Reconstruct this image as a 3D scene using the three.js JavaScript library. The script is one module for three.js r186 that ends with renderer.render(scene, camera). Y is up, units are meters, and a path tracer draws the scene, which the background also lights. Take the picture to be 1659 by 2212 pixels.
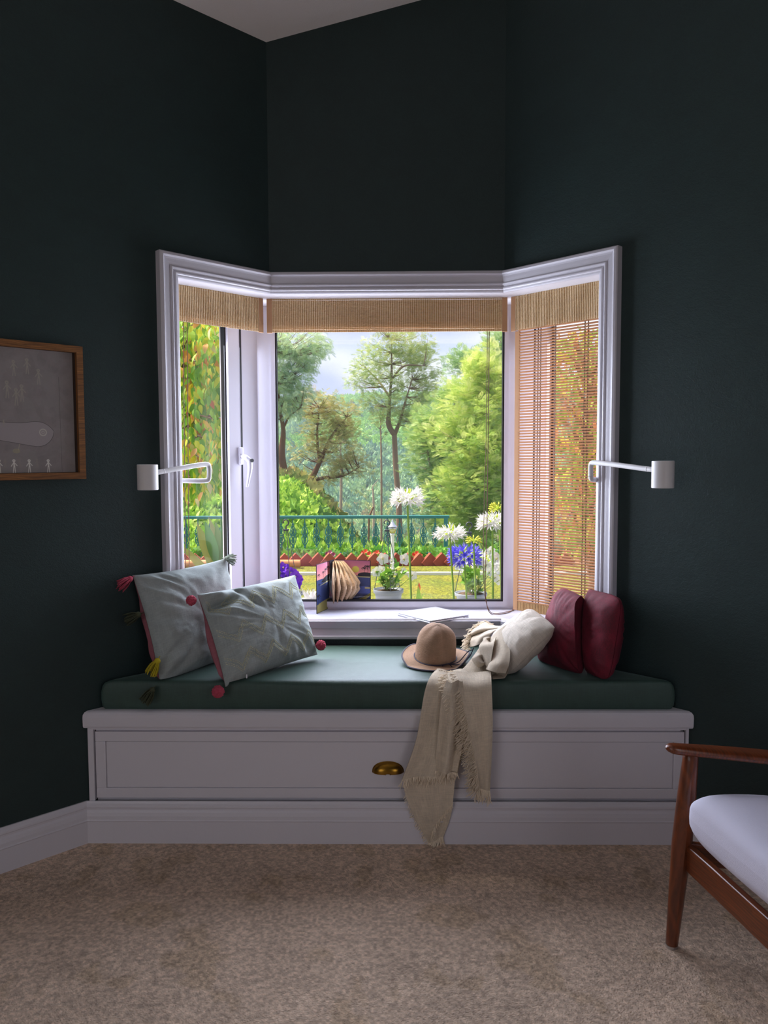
import * as THREE from 'three';
import { mergeGeometries, mergeVertices } from 'three/addons/utils/BufferGeometryUtils.js';
import { RoundedBoxGeometry } from 'three/addons/geometries/RoundedBoxGeometry.js';
import { RectAreaLightUniformsLib } from 'three/addons/lights/RectAreaLightUniformsLib.js';

// ---------------------------------------------------------------- camera, sky, lights, exposure
const scene = new THREE.Scene();
const F = 1675.3, R = Math.PI / 180;
const camera = new THREE.PerspectiveCamera(2 * Math.atan(1106 / F) / R, 1659 / 2212, 0.05, 2000);
camera.rotation.order = 'YXZ';
camera.position.set(0, 1.3501, 0);
camera.rotation.set(-3.8097 * R, 0.7608 * R, -0.2082 * R);
camera.updateMatrixWorld(true);
const renderer = new THREE.WebGLRenderer({ antialias: true });
renderer.toneMapping = THREE.LinearToneMapping;
renderer.toneMappingExposure = 1.0;
renderer.shadowMap.enabled = true;
RectAreaLightUniformsLib.init();

const V = (x, y, z) => new THREE.Vector3(x, y, z);
function rng(seed) { let s = seed | 0; return () => { s = (s + 0x6d2b79f5) | 0; let t = Math.imul(s ^ (s >>> 15), 1 | s); t = (t + Math.imul(t ^ (t >>> 7), 61 | t)) ^ t; return ((t ^ (t >>> 14)) >>> 0) / 4294967296; }; }
const hash = (x, y, z) => { let h = Math.imul(x, 374761393) ^ Math.imul(y, 668265263) ^ Math.imul(z, 2147483647 ^ 0x5bd1e995); h = Math.imul(h ^ (h >>> 13), 1274126177); h = Math.imul(h ^ (h >>> 15), 0x2c1b3c6d); return ((h ^ (h >>> 16)) >>> 0) / 4294967296; };
function noise(x, y, z = 0, P = 0) {                       // value noise 0..1, tiles every P cells
  const ix = Math.floor(x), iy = Math.floor(y), iz = Math.floor(z), f = (t) => t * t * (3 - 2 * t), fx = f(x - ix), fy = f(y - iy), fz = f(z - iz);
  const w = P ? (a) => ((a % P) + P) % P : (a) => a, L = THREE.MathUtils.lerp;
  const h = (a, b, c) => hash(w(ix + a), w(iy + b), iz + c);
  return L(L(L(h(0, 0, 0), h(1, 0, 0), fx), L(h(0, 1, 0), h(1, 1, 0), fx), fy), L(L(h(0, 0, 1), h(1, 0, 1), fx), L(h(0, 1, 1), h(1, 1, 1), fx), fy), fz);
}
const fbm = (x, y, z = 0, o = 4, P = 0) => { let s = 0, a = 0.5, n = 0; for (let i = 0; i < o; i++) { s += a * noise(x, y, z + i * 7, P); n += a; x *= 2; y *= 2; z *= 2; P *= 2; a *= 0.5; } return s / n; };
const smooth = (a, b, x) => { const t = Math.min(1, Math.max(0, (x - a) / (b - a))); return t * t * (3 - 2 * t); };
const lerp = THREE.MathUtils.lerp;

{ // overcast sky with soft grey-blue cloud banks
  const W = 1024, H = 512, d = new Float32Array(W * H * 4);
  for (let r = 0; r < H; r++) for (let c = 0; c < W; c++) {
    const up = ((r + 0.5) / H - 0.5) * Math.PI, ro = ((c + 0.5) / W - 0.5) * 2 * Math.PI, x = Math.cos(ro) * Math.cos(up), y = Math.sin(up), z = Math.sin(ro) * Math.cos(up), i = (r * W + c) * 4;
    const bank = smooth(0.46, 0.66, fbm(x * 5 + 11, y * 22 + 3, z * 5, 5)), bright = smooth(0.45, 0.68, fbm(x * 6 + 40, y * 18, z * 6 + 9, 5));
    const base = [0.60, 0.70, 0.98], gr = [0.38, 0.47, 0.78], br = [0.88, 0.92, 1.0];
    for (let k = 0; k < 3; k++) d[i + k] = y < 0 ? 0.25 : lerp(lerp(base[k], br[k], bright), gr[k], bank * 0.75);
    d[i + 3] = 1;
  }
  const t = new THREE.DataTexture(d, W, H, THREE.RGBAFormat, THREE.FloatType);
  t.mapping = THREE.EquirectangularReflectionMapping; t.magFilter = THREE.LinearFilter; t.needsUpdate = true;
  scene.background = t; scene.backgroundIntensity = 1.2;
}
// veiled sun high over the garden, very soft
const sun = new THREE.DirectionalLight(0xfff3df, 13);
sun.position.set(-9, 15, -11); sun.target.position.set(0, 0, -8);
sun.castShadow = true; sun.shadow.radius = 45; sun.shadow.mapSize.set(2048, 2048);
Object.assign(sun.shadow.camera, { left: -25, right: 25, top: 25, bottom: -25, near: 1, far: 80 });
scene.add(sun, sun.target);

// plan of the room: a corner cut off by the window wall, both neighbours at 45 degrees
const S = Math.SQRT1_2, XL = -0.5135, XR = 0.4555, ZW = -3.253, ZB = -2.65;
const CL = V(XL, 0, ZW), CR = V(XR, 0, ZW), dL = V(-S, 0, S), dR = V(S, 0, S), nL = V(S, 0, S), nR = V(-S, 0, S), nC = V(0, 0, 1), UP = V(0, 1, 0), T8 = Math.tan(22.5 * R);
const P = (o, ...terms) => { const p = o.clone(); for (let i = 0; i < terms.length; i += 2) p.addScaledVector(terms[i], terms[i + 1]); return p; };
const onL = (t, y = 0, out = 0) => P(CL, dL, t, nL, -out).setY(y), onR = (t, y = 0, out = 0) => P(CR, dR, t, nR, -out).setY(y);

function areaLight(name, at, normal, w, h, color, power, tilt = 0) {   // daylight entering at a pane
  const l = new THREE.RectAreaLight(color, power, w, h); l.name = name; l.position.copy(at);
  const t = normal.clone(); t.y -= tilt; l.lookAt(at.clone().add(t)); scene.add(l);
}
const DAY = 0xe4ecff;
areaLight('window_daylight_centre', V(-0.03, 1.32, ZW - 0.235), nC, 0.98, 1.05, DAY, 10, 0);
areaLight('window_daylight_left', onL(0.14, 1.32, 0.235), nL, 0.46, 1.05, DAY, 12, 0);
areaLight('window_daylight_right', onR(0.14, 1.32, 0.235), nR, 0.46, 1.05, DAY, 6, 0);
areaLight('window_daylight_back', V(-2.2, 1.5, 1.75), V(S, 0, -S), 1.7, 1.7, 0xefe6e4, 1.85, -0.25);
areaLight('window_daylight_side', V(2.15, 1.5, 1.75), V(-S, 0, -S), 1.7, 1.7, 0xefe6e4, 1.85, -0.25);

// ---------------------------------------------------------------- helpers
const Q = camera.quaternion, EYE = camera.position;
const ray = (u, v) => V((u - 829.5) / F, -(v - 1106) / F, -1).applyQuaternion(Q);
const at = (u, v, d) => { const r = ray(u, v); return P(EYE, r, d / -r.z); };                     // a point at distance d in front (along -z)
const onY = (u, v, y) => { const r = ray(u, v); return P(EYE, r, (y - EYE.y) / r.y); };
const onPlane = (u, v, p, n) => { const r = ray(u, v); return P(EYE, r, p.clone().sub(EYE).dot(n) / r.dot(n)); };
const used = new Map();
const numbered = (n) => { const k = used.get(n) ?? 0; used.set(n, k + 1); return k ? n + '_' + String(k).padStart(3, '0') : n; };
const shade = (o) => { o.traverse((m) => { if (m.isMesh) { m.castShadow = true; m.receiveShadow = true; } }); return o; };
function tag(o, label, category, group) { o.userData = { label, category }; if (group) o.userData.group = group; return o; }
function thing(name, label, category, base = V(0, 0, 0), group) { const o = new THREE.Group(); o.name = numbered(name); o.position.copy(base); scene.add(o); return tag(o, label, category, group); }
function wpos(o) { const p = V(0, 0, 0); for (let k = o; k && k !== scene; k = k.parent) p.add(k.position); return p; }
function part(name, geo, mat, parent, local = false) {              // geometry in world axes unless local
  const m = new THREE.Mesh(Array.isArray(geo) ? merge(geo) : geo, mat); m.name = name; if (!local) m.position.copy(wpos(parent)).negate(); parent.add(m); return shade(m);
}
function solo(name, geo, mat, label, category, group) { const m = new THREE.Mesh(Array.isArray(geo) ? merge(geo) : geo, mat); m.name = numbered(name); scene.add(m); shade(m); return tag(m, label, category, group); }
function struct(name, geo, mat, label) { const m = new THREE.Mesh(Array.isArray(geo) ? merge(geo) : geo, mat); m.name = name; m.userData = { kind: 'structure' }; if (label) m.userData.label = label; scene.add(m); return shade(m); }
function structGroup(name, label) { const g = new THREE.Group(); g.name = name; g.userData = { kind: 'structure', label }; scene.add(g); return g; }
function merge(list) {
  const gs = list.map((g) => { let k = g.index ? g.toNonIndexed() : g.clone(); for (const n of Object.keys(k.attributes)) if (!['position', 'normal', 'uv'].includes(n)) k.deleteAttribute(n); if (!k.attributes.uv) k.setAttribute('uv', new THREE.BufferAttribute(new Float32Array(k.attributes.position.count * 2), 2)); if (!k.attributes.normal) k.computeVertexNormals(); return k; });
  return mergeGeometries(gs);
}
function bx(w, h, d, x = 0, y = 0, z = 0) { const g = new THREE.BoxGeometry(w, h, d); const u = g.attributes.uv, n = g.attributes.normal; for (let i = 0; i < u.count; i++) { const ax = Math.abs(n.getX(i)) > 0.5, ay = Math.abs(n.getY(i)) > 0.5; u.setXY(i, u.getX(i) * (ax ? d : w), u.getY(i) * (ay ? d : h)); } return g.translate(x, y, z); }
function rbx(w, h, d, r, seg = 2) { const g = new RoundedBoxGeometry(w, h, d, seg, r), p = g.attributes.position, n = g.attributes.normal, u = g.attributes.uv; for (let i = 0; i < p.count; i++) { const ax = Math.abs(n.getX(i)), ay = Math.abs(n.getY(i)), az = Math.abs(n.getZ(i)); if (ax > ay && ax > az) u.setXY(i, p.getZ(i), p.getY(i)); else if (ay > az) u.setXY(i, p.getX(i), p.getZ(i)); else u.setXY(i, p.getX(i), p.getY(i)); } return g; }
function frameM(o, x, y, z) { return new THREE.Matrix4().makeBasis(x, y, z).setPosition(o); }
function planPrism(pts, y0, y1) { const s = new THREE.Shape(pts.map((p) => new THREE.Vector2(p.x, -p.z))); return new THREE.ExtrudeGeometry(s, { depth: y1 - y0, bevelEnabled: false }).rotateX(-Math.PI / 2).translate(0, y0, 0); }
function wallPrism(o, a, n, outline, depth) { // outline (along a, up), thickness along n
  const s = new THREE.Shape(outline.map((p) => new THREE.Vector2(...p))); return new THREE.ExtrudeGeometry(s, { depth, bevelEnabled: false }).applyMatrix4(frameM(o, a, UP, n));
}
function quads(rows, closedU = false, uvs) { // rows of points -> indexed grid
  const nu = rows.length, nv = rows[0].length, pos = [], uv = [], idx = [];
  rows.forEach((r, i) => r.forEach((p, j) => { pos.push(p.x, p.y, p.z); if (uvs) uv.push(...uvs(i, j)); else uv.push(i / (nu - 1), j / (nv - 1)); }));
  for (let i = 0; i < nu - 1; i++) for (let j = 0; j < nv - 1; j++) { const a = i * nv + j, b = a + nv; idx.push(a, b, a + 1, b, b + 1, a + 1); }
  const g = new THREE.BufferGeometry(); g.setAttribute('position', new THREE.Float32BufferAttribute(pos, 3)); g.setAttribute('uv', new THREE.Float32BufferAttribute(uv, 2)); g.setIndex(idx); g.computeVertexNormals(); return g;
}
function sweepSeg(prof, O, A, len, C, N, s = [0, 0], e = [0, 0]) {
  const gs = [];
  for (let i = 0; i < prof.length - 1; i++) {
    const pt = ([a, h], end) => P(O, A, end ? len - e[0] * a - e[1] * h : s[0] * a + s[1] * h, C, a, N, h);
    const g = quads([[pt(prof[i], 0), pt(prof[i + 1], 0)], [pt(prof[i], 1), pt(prof[i + 1], 1)]], false, (a, b) => [a * len, prof[i + b][0]]);
    gs.push(g);
  }
  return merge(gs);
}
function tube(pts, radii, seg = 8, steps = 0, caps = true) { // tapered tube through points
  const curve = pts.length > 2 || steps ? new THREE.CatmullRomCurve3(pts, false, 'centripetal') : new THREE.LineCurve3(pts[0], pts[1]);
  const n = steps || (pts.length > 2 ? (pts.length - 1) * 4 : 1), r = (t) => { if (typeof radii === 'number') return radii; const k = t * (radii.length - 1), i = Math.min(radii.length - 2, Math.floor(k)); return lerp(radii[i], radii[i + 1], k - i); };
  const rows = []; let nrm = null, L = curve.getLength();
  for (let i = 0; i <= n; i++) {
    const t = i / n, p = curve.getPoint(t), d = curve.getTangent(t).normalize();
    if (!nrm) nrm = Math.abs(d.y) < 0.9 ? V(0, 1, 0).cross(d).normalize() : V(1, 0, 0).cross(d).normalize();
    nrm = nrm.clone().addScaledVector(d, -nrm.dot(d)).normalize(); const b = d.clone().cross(nrm), row = [];
    for (let k = 0; k <= seg; k++) { const a = k / seg * 2 * Math.PI; row.push(P(p, nrm, Math.cos(a) * r(t), b, Math.sin(a) * r(t))); }
    if (i === 0 && caps) rows.push(row.map(() => p.clone()));
    rows.push(row);
    if (i === n && caps) rows.push(row.map(() => p.clone()));
  }
  return quads(rows, false, (i, j) => [i / n * L, j / seg * 0.05]);
}
function sheet(fn, nu, nv, th, W = 1, H = 1) { // cloth with thickness
  const g = [], e = 1e-3, rows = [[], []];
  for (let i = 0; i <= nu; i++) { rows[0].push([]); rows[1].push([]); for (let j = 0; j <= nv; j++) { const u = i / nu, v = j / nv, p = fn(u, v), a = fn(Math.min(1, u + e), v).sub(fn(Math.max(0, u - e), v)), b = fn(u, Math.min(1, v + e)).sub(fn(u, Math.max(0, v - e))), n = a.cross(b).normalize(); rows[0][i].push(P(p, n, th / 2)); rows[1][i].push(P(p, n, -th / 2)); } }
  const uv = (i, j) => [i / nu * W, j / nv * H];
  g.push(quads(rows[0], false, uv), quads(rows[1], false, uv));
  const edge = (f) => { const A = [], B = []; f((i, j) => { A.push(rows[0][i][j]); B.push(rows[1][i][j]); }); g.push(quads([A, B])); };
  edge((k) => { for (let i = 0; i <= nu; i++) k(i, 0); }); edge((k) => { for (let i = 0; i <= nu; i++) k(i, nv); }); edge((k) => { for (let j = 0; j <= nv; j++) k(0, j); }); edge((k) => { for (let j = 0; j <= nv; j++) k(nu, j); });
  return merge(g);
}
const bilerp = (c, u, v) => c[0].clone().lerp(c[1], u).lerp(c[3].clone().lerp(c[2], u), v);
const path = (pts) => { const c = new THREE.CatmullRomCurve3(pts, false, 'centripetal'); return (t) => c.getPoint(Math.min(1, Math.max(0, t))); };

// ---------------------------------------------------------------- materials
function tex(n, fn, repeat, srgb = true, m = n) {
  const d = new Uint8Array(n * m * 4);
  for (let y = 0; y < m; y++) for (let x = 0; x < n; x++) { const c = fn(x / n, y / m), i = (y * n + x) * 4; for (let k = 0; k < 3; k++) d[i + k] = Math.max(0, Math.min(255, 255 * (c.length ? c[k] : c))); d[i + 3] = 255; }
  const t = new THREE.DataTexture(d, n, m); t.wrapS = t.wrapT = THREE.RepeatWrapping; t.magFilter = THREE.LinearFilter; t.minFilter = THREE.LinearMipmapLinearFilter; if (srgb) t.colorSpace = THREE.SRGBColorSpace; if (repeat) t.repeat.set(repeat[0], repeat[1] ?? repeat[0]); t.needsUpdate = true; return t;
}
function rep(t, a, b = a) { const k = t.clone(); k.repeat.set(a, b); k.needsUpdate = true; return k; }
const mat = (color, roughness = 0.7, o = {}) => new THREE.MeshPhysicalMaterial({ color, roughness, side: THREE.DoubleSide, ...o });
const weave = tex(256, (x, y) => { const n = 32, a = Math.sin(x * n * 2 * Math.PI), b = Math.sin(y * n * 2 * Math.PI), k = (Math.floor(x * n) + Math.floor(y * n)) % 2; return 0.55 + 0.3 * (k ? Math.abs(a) : Math.abs(b)) - 0.35 * noise(x * 96, y * 24, 1, 0) + 0.2 * fbm(x * 16, y * 16, 3, 3, 16); }, [12], false);
const slub = tex(256, (x, y) => { const v = 0.9 + 0.06 * (noise(x * 8, y * 128, 2, 128) - 0.5) + 0.06 * (noise(x * 128, y * 8, 5, 128) - 0.5) + 0.08 * (fbm(x * 8, y * 8, 9, 3, 8) - 0.5); return [v, v, v]; }, [5]);
const grain = tex(256, (x, y) => fbm(x * 64, y * 64, 2, 3, 64), [6], false);
const pile = tex(512, (x, y) => 0.6 * fbm(x * 128, y * 128, 4, 2, 128) + 0.4 * fbm(x * 32, y * 32, 8, 3, 32), [2.2], false);
const pileTone = tex(512, (x, y) => { const f = fbm(x * 110, y * 110, 5, 2, 110), m = fbm(x * 6, y * 6, 3, 4, 6), st = smooth(0.62, 0.72, fbm(x * 9, y * 9, 12, 3, 9)), v = 0.86 + 0.36 * (f - 0.5) + 0.13 * (m - 0.5) - 0.06 * st; return [v, v * (0.985 - 0.01 * st), v * (0.96 - 0.04 * st)]; }, [1.1]);
const woodTone = tex(512, (x, y) => { const w = fbm(x * 5, y * 40 + 4 * fbm(x * 4, y * 4, 3, 3, 4), 2, 4), l = Math.sin((y * 24 + 3 * fbm(x * 3, y * 6, 7, 3, 3)) * 6.28) * 0.5 + 0.5, p = noise(x * 24, y * 400, 6); const v = 0.72 + 0.35 * (w - 0.5) + 0.13 * l - 0.1 * smooth(0.7, 0.9, p); return [v, v * 0.97, v * 0.93]; }, [2.5, 5]);
const wallBump = tex(512, (x, y) => 0.5 * fbm(x * 160, y * 160, 3, 2, 160) + 0.5 * fbm(x * 40, y * 40, 1, 3, 40), [3], false);
const wallTone = tex(512, (x, y) => { const v = 0.9 + 0.14 * (fbm(x * 160, y * 160, 8, 2, 160) - 0.5) + 0.1 * (fbm(x * 8, y * 8, 2, 4, 8) - 0.5); return [v, v, v]; }, [3]);
const velvetTone = tex(256, (x, y) => { const v = 0.8 + 0.4 * (fbm(x * 8, y * 8, 21, 4, 8) - 0.5) + 0.2 * (noise(x * 128, y * 128, 3, 128) - 0.5); return [v, v, v]; }, [3]);
const M = {
  wall: mat(0x203735, 0.6, { map: wallTone, bumpMap: wallBump, bumpScale: 0.0012 }),
  ceiling: mat(0xf0ecea, 0.8, { bumpMap: rep(wallBump, 2), bumpScale: 0.0008 }),
  paint: mat(0xd8d5dc, 0.38, { bumpMap: rep(wallBump, 1.5), bumpScale: 0.0003 }),
  casing: mat(0xcac7d0, 0.34, { bumpMap: rep(wallBump, 1.5), bumpScale: 0.0003 }),
  pvc: mat(0xcac7d2, 0.3), gasket_and_gap_shade: mat(0x17141a, 0.6),
  glass: mat(0xffffff, 0.0, { transmission: 1, thickness: 0, ior: 1.45 }),
  carpet: mat(0xeed5c0, 0.95, { map: pileTone, bumpMap: pile, bumpScale: 0.006, sheen: 0.3, sheenColor: new THREE.Color(0.5, 0.45, 0.42), sheenRoughness: 0.8 }),
  seat: mat(0x38544a, 0.5, { map: slub, bumpMap: weave, bumpScale: 0.0005, sheen: 1, sheenColor: new THREE.Color(0.6, 0.82, 0.78), sheenRoughness: 0.4 }),
  grey: mat(0xb0bab8, 0.85, { map: slub, bumpMap: weave, bumpScale: 0.0006 }),
  pink: mat(0xb56c78, 0.85, { map: slub, bumpMap: weave, bumpScale: 0.0005 }),
  cream: mat(0xe8dccb, 0.9, { map: slub, bumpMap: weave, bumpScale: 0.0012 }),
  throwc: mat(0xf0dfc6, 0.95, { map: slub, bumpMap: rep(weave, 8), bumpScale: 0.002 }),
  fringe: mat(0xf0e0c8, 0.95),
  velvet: mat(0x800a2a, 0.8, { map: velvetTone, sheen: 0.4, sheenColor: new THREE.Color(0.55, 0.06, 0.13), sheenRoughness: 0.4 }),
  yarnPink: mat(0xb8475c, 0.95), yarnGreen: mat(0x7c8168, 0.95), yarnYellow: mat(0xb9a81f, 0.95), yarnSage: mat(0x8f9c8e, 0.95), yarnOlive: mat(0x454a33, 0.95),
  thread: mat(0xd6d3ac, 0.9),
  straw: mat(0xc09a7d, 0.9, { bumpMap: rep(weave, 9), bumpScale: 0.003, map: rep(slub, 8) }), navy: mat(0x2a2338, 0.7), cordBrown: mat(0x6b4a3a, 0.8),
  brass: mat(0x9a7228, 0.28, { metalness: 1 }), lampWhite: mat(0xdcdadb, 0.45), steel: mat(0xc9c9cc, 0.35, { metalness: 1 }),
  walnut: mat(0x924a20, 0.32, { map: woodTone, clearcoat: 0.35, clearcoatRoughness: 0.3 }), oak: mat(0xa9743f, 0.5, { map: rep(woodTone, 3, 6) }),
  chairCloth: mat(0xe6e3f4, 0.9, { bumpMap: rep(weave, 14), bumpScale: 0.0006 }),
  reed: mat(0xd9b47e, 0.75, { transmission: 0.3, thickness: 0 }), slat: mat(0xcf9a68, 0.75, { transmission: 0.4, thickness: 0 }), warp: mat(0xecd6ae, 0.85), tape: mat(0xb98c66, 0.9, { bumpMap: rep(weave, 10), bumpScale: 0.0005 }),
  alu: mat(0xd4d6e0, 0.35, { metalness: 0.7 }), aluDark: mat(0x77777f, 0.4, { metalness: 0.6 }),
};

// ---------------------------------------------------------------- the setting
const HW = 5.4, YS = 0.675, YT = 2.035, TE_L = 0.425, TE_R = 0.443, RV = 0.29, LEN = 4.7, TH = 0.3;
function offCorner(c, out) { return P(c, V(c === CL ? -T8 : T8, 0, -1), out); }
{
  const backL = onL(LEN), backR = onR(LEN);
  const oL = (t, r) => P(CL, dL, t, nL, -r), oR = (t, r) => P(CR, dR, t, nR, -r);
  struct('wall_left', [
    planPrism([CL, oL(LEN, 0), oL(LEN, TH), offCorner(CL, TH)], -0.05, YS - 0.03), planPrism([CL, oL(LEN, 0), oL(LEN, TH), offCorner(CL, TH)], YT + 0.03, HW), planPrism([oL(TE_L + 0.004, 0), oL(LEN, 0), oL(LEN, TH), oL(TE_L + 0.004, TH)], YS - 0.03, YT + 0.03)], M.wall, 'dark green wall left of the window, with the framed drawing');
  struct('wall_right', [
    planPrism([CR, offCorner(CR, TH), oR(LEN, TH), oR(LEN, 0)], -0.05, YS - 0.03), planPrism([CR, offCorner(CR, TH), oR(LEN, TH), oR(LEN, 0)], YT + 0.03, HW), planPrism([oR(TE_R + 0.004, 0), oR(TE_R + 0.004, TH), oR(LEN, TH), oR(LEN, 0)], YS - 0.03, YT + 0.03)], M.wall, 'dark green wall right of the window, behind the armchair');
  struct('wall_centre', [planPrism([CL, offCorner(CL, TH), offCorner(CR, TH), CR], -0.05, YS - 0.03), planPrism([CL, offCorner(CL, TH), offCorner(CR, TH), CR], YT + 0.03, HW)], M.wall, 'narrow dark green wall above the middle window');
  // reveal: sill, head and side linings, painted white
  const ring = (r0, r1) => [oL(TE_L, r0), offCorner(CL, r0), offCorner(CR, r0), oR(TE_R, r0), oR(TE_R, r1), offCorner(CR, r1), offCorner(CL, r1), oL(TE_L, r1)];
  struct('window_sill', planPrism(ring(-0.03, RV + 0.08).reverse(), YS - 0.03, YS), mat(0xb4b3c0, 0.2), 'glossy white window sill running round the bay');
  struct('trim_1', planPrism(ring(0, RV + 0.08).reverse(), YT, YT + 0.03), M.paint, 'white lining of the window head above the blinds');
  struct('trim_2', planPrism([oL(TE_L, 0), oL(TE_L, RV + 0.08), oL(TE_L + 0.02, RV + 0.08), oL(TE_L + 0.02, 0)], YS, YT), M.paint, 'white side lining of the left window opening');
  struct('trim_3', planPrism([oR(TE_R, 0), oR(TE_R + 0.02, 0), oR(TE_R + 0.02, RV + 0.08), oR(TE_R, RV + 0.08)], YS, YT), M.paint, 'white side lining of the right window opening');
  // moulded casing round the opening
  const W = 0.085, prof = [[0, 0], [0, 0.03], [0.004, 0.034], [0.012, 0.036], [0.016, 0.033], [0.018, 0.029], [0.024, 0.027], [0.034, 0.0255], [0.042, 0.0235], [0.046, 0.022], [0.048, 0.026], [0.052, 0.0275], [0.056, 0.026], [0.058, 0.021], [0.062, 0.019], [0.064, 0.0215], [0.069, 0.0225], [0.073, 0.021], [0.075, 0.017], [0.081, 0.015], [0.085, 0.012], [0.085, 0]];
  const TL = TE_L + W, TR = TE_R + W, yT = YT + W, yB = YS - W + 0.008, inL = dL.clone().negate(), inR = dR.clone().negate(), DN = V(0, -1, 0), X = V(1, 0, 0);
  struct('trim_4', [
    sweepSeg(prof, onL(TL, yT), inL, TL, DN, nL, [1, 0], [0, T8]), sweepSeg(prof, CL.clone().setY(yT), X, XR - XL, DN, nC, [0, T8], [0, T8]), sweepSeg(prof, onR(TR, yT), inR, TR, DN, nR, [1, 0], [0, T8]),
    sweepSeg(prof, onL(TL, yT), DN, yT - yB, inL, nL, [1, 0], [1, 0]), sweepSeg(prof, onR(TR, yT), DN, yT - yB, inR, nR, [1, 0], [1, 0]),
    sweepSeg(prof, onL(TL, yB), inL, TL, UP, nL, [1, 0], [0, T8]), sweepSeg(prof, CL.clone().setY(yB), X, XR - XL, UP, nC, [0, T8], [0, T8]), sweepSeg(prof, onR(TR, yB), inR, TR, UP, nR, [1, 0], [0, T8])], M.casing, 'moulded grey-white casing framing the bay window');
  // floor, ceiling, walls behind the camera
  const far = P(oL(LEN, 0), dR, LEN + (XR - XL) * S, dL, 0), far2 = P(oR(LEN, 0), dL, LEN + (XR - XL) * S);
  const fl = [P(offCorner(CL, TH), V(0, 0, -1), 0), P(oL(LEN, TH), dL, TH), P(far2, V(0, 0, 1), 0.6), P(oR(LEN, TH), dR, TH), offCorner(CR, TH)];
  struct('floor', planPrism(fl, -0.06, 0), M.carpet, 'beige cut-pile carpet with a few faint stains');
  const cg = planPrism(fl.map((p) => p.clone()), 0, 0.15), cp = cg.attributes.position;
  for (let i = 0; i < cp.count; i++) { const q = V(cp.getX(i), 0, cp.getZ(i)).sub(CL); cp.setY(i, cp.getY(i) + 3.041 + 0.354 * q.dot(nL)); } cg.computeVertexNormals();
  struct('ceiling', cg, M.ceiling, 'sloping white ceiling');
  const span = LEN + (XR - XL) * S, wy0 = 0.65, wy1 = 2.35, w0 = span / 2 - 0.85 - 0.3, w1 = span / 2 + 0.85 - 0.3;
  const s = new THREE.Shape([[-TH, -0.05], [span + TH, -0.05], [span + TH, HW], [-TH, HW]].map((p) => new THREE.Vector2(...p))); s.holes.push(new THREE.Path([[w0, wy0], [w0, wy1], [w1, wy1], [w1, wy0]].map((p) => new THREE.Vector2(...p))));
  const whiteWall = mat(0xcfcac6, 0.85, { map: wallTone });
  struct('wall_back', new THREE.ExtrudeGeometry(s, { depth: TH, bevelEnabled: false }).applyMatrix4(frameM(oL(LEN, 0), dR, UP, dL)), whiteWall);
  struct('wall_side', new THREE.ExtrudeGeometry(s, { depth: TH, bevelEnabled: false }).applyMatrix4(frameM(oR(LEN, 0), dL, UP, dR)), whiteWall);
  for (const [name, m, label] of [['window_4', frameM(oL(LEN, 0), dR, UP, dL), 'window in the left wall behind the camera'], ['window_5', frameM(oR(LEN, 0), dL, UP, dR), 'window in the right wall behind the camera']]) {
    const g = structGroup(name, label), fr = (a, b, c, d) => bx(b - a, d - c, 0.07).translate((a + b) / 2, (c + d) / 2, 0.15).applyMatrix4(m);
    part('window_frame', [fr(w0 + 0.06, w1 - 0.06, wy0, wy0 + 0.06), fr(w0 + 0.06, w1 - 0.06, wy1 - 0.06, wy1), fr(w0, w0 + 0.06, wy0, wy1), fr(w1 - 0.06, w1, wy0, wy1), fr((w0 + w1) / 2 - 0.04, (w0 + w1) / 2 + 0.04, wy0 + 0.06, wy1 - 0.06)], M.pvc, g);
    part('pane', bx(w1 - w0 - 0.12, wy1 - wy0 - 0.12, 0.006).translate((w0 + w1) / 2, (wy0 + wy1) / 2, 0.19).applyMatrix4(m), M.glass, g);
  }
  // skirting boards on both walls
  const base = [[0, 0], [0, 0.02], [0.078, 0.02], [0.082, 0.022], [0.086, 0.0195], [0.098, 0.019], [0.110, 0.0165], [0.118, 0.0125], [0.124, 0.0125], [0.128, 0.0145], [0.134, 0.0135], [0.140, 0.009], [0.147, 0.006], [0.147, 0]];
  const zf = ZB - 0.02, tl = (zf - ZW) / S, X0 = XL - (zf - ZW), X1 = XR + (zf - ZW);
  struct('baseboard_left', sweepSeg(base, onL(LEN), inL, LEN - tl, UP, nL, [0, 0], [0, T8]), M.paint, 'moulded white baseboard along the left wall');
  struct('baseboard_right', sweepSeg(base, onR(LEN), inR, LEN - tl, UP, nR, [0, 0], [0, T8]), M.paint, 'moulded white baseboard along the right wall');
  struct('baseboard_front', sweepSeg(base, V(X0, 0, ZB - 0.02), V(1, 0, 0), X1 - X0, UP, nC, [0, T8], [0, T8]), M.paint, 'moulded white baseboard along the foot of the window bench');
}

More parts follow.
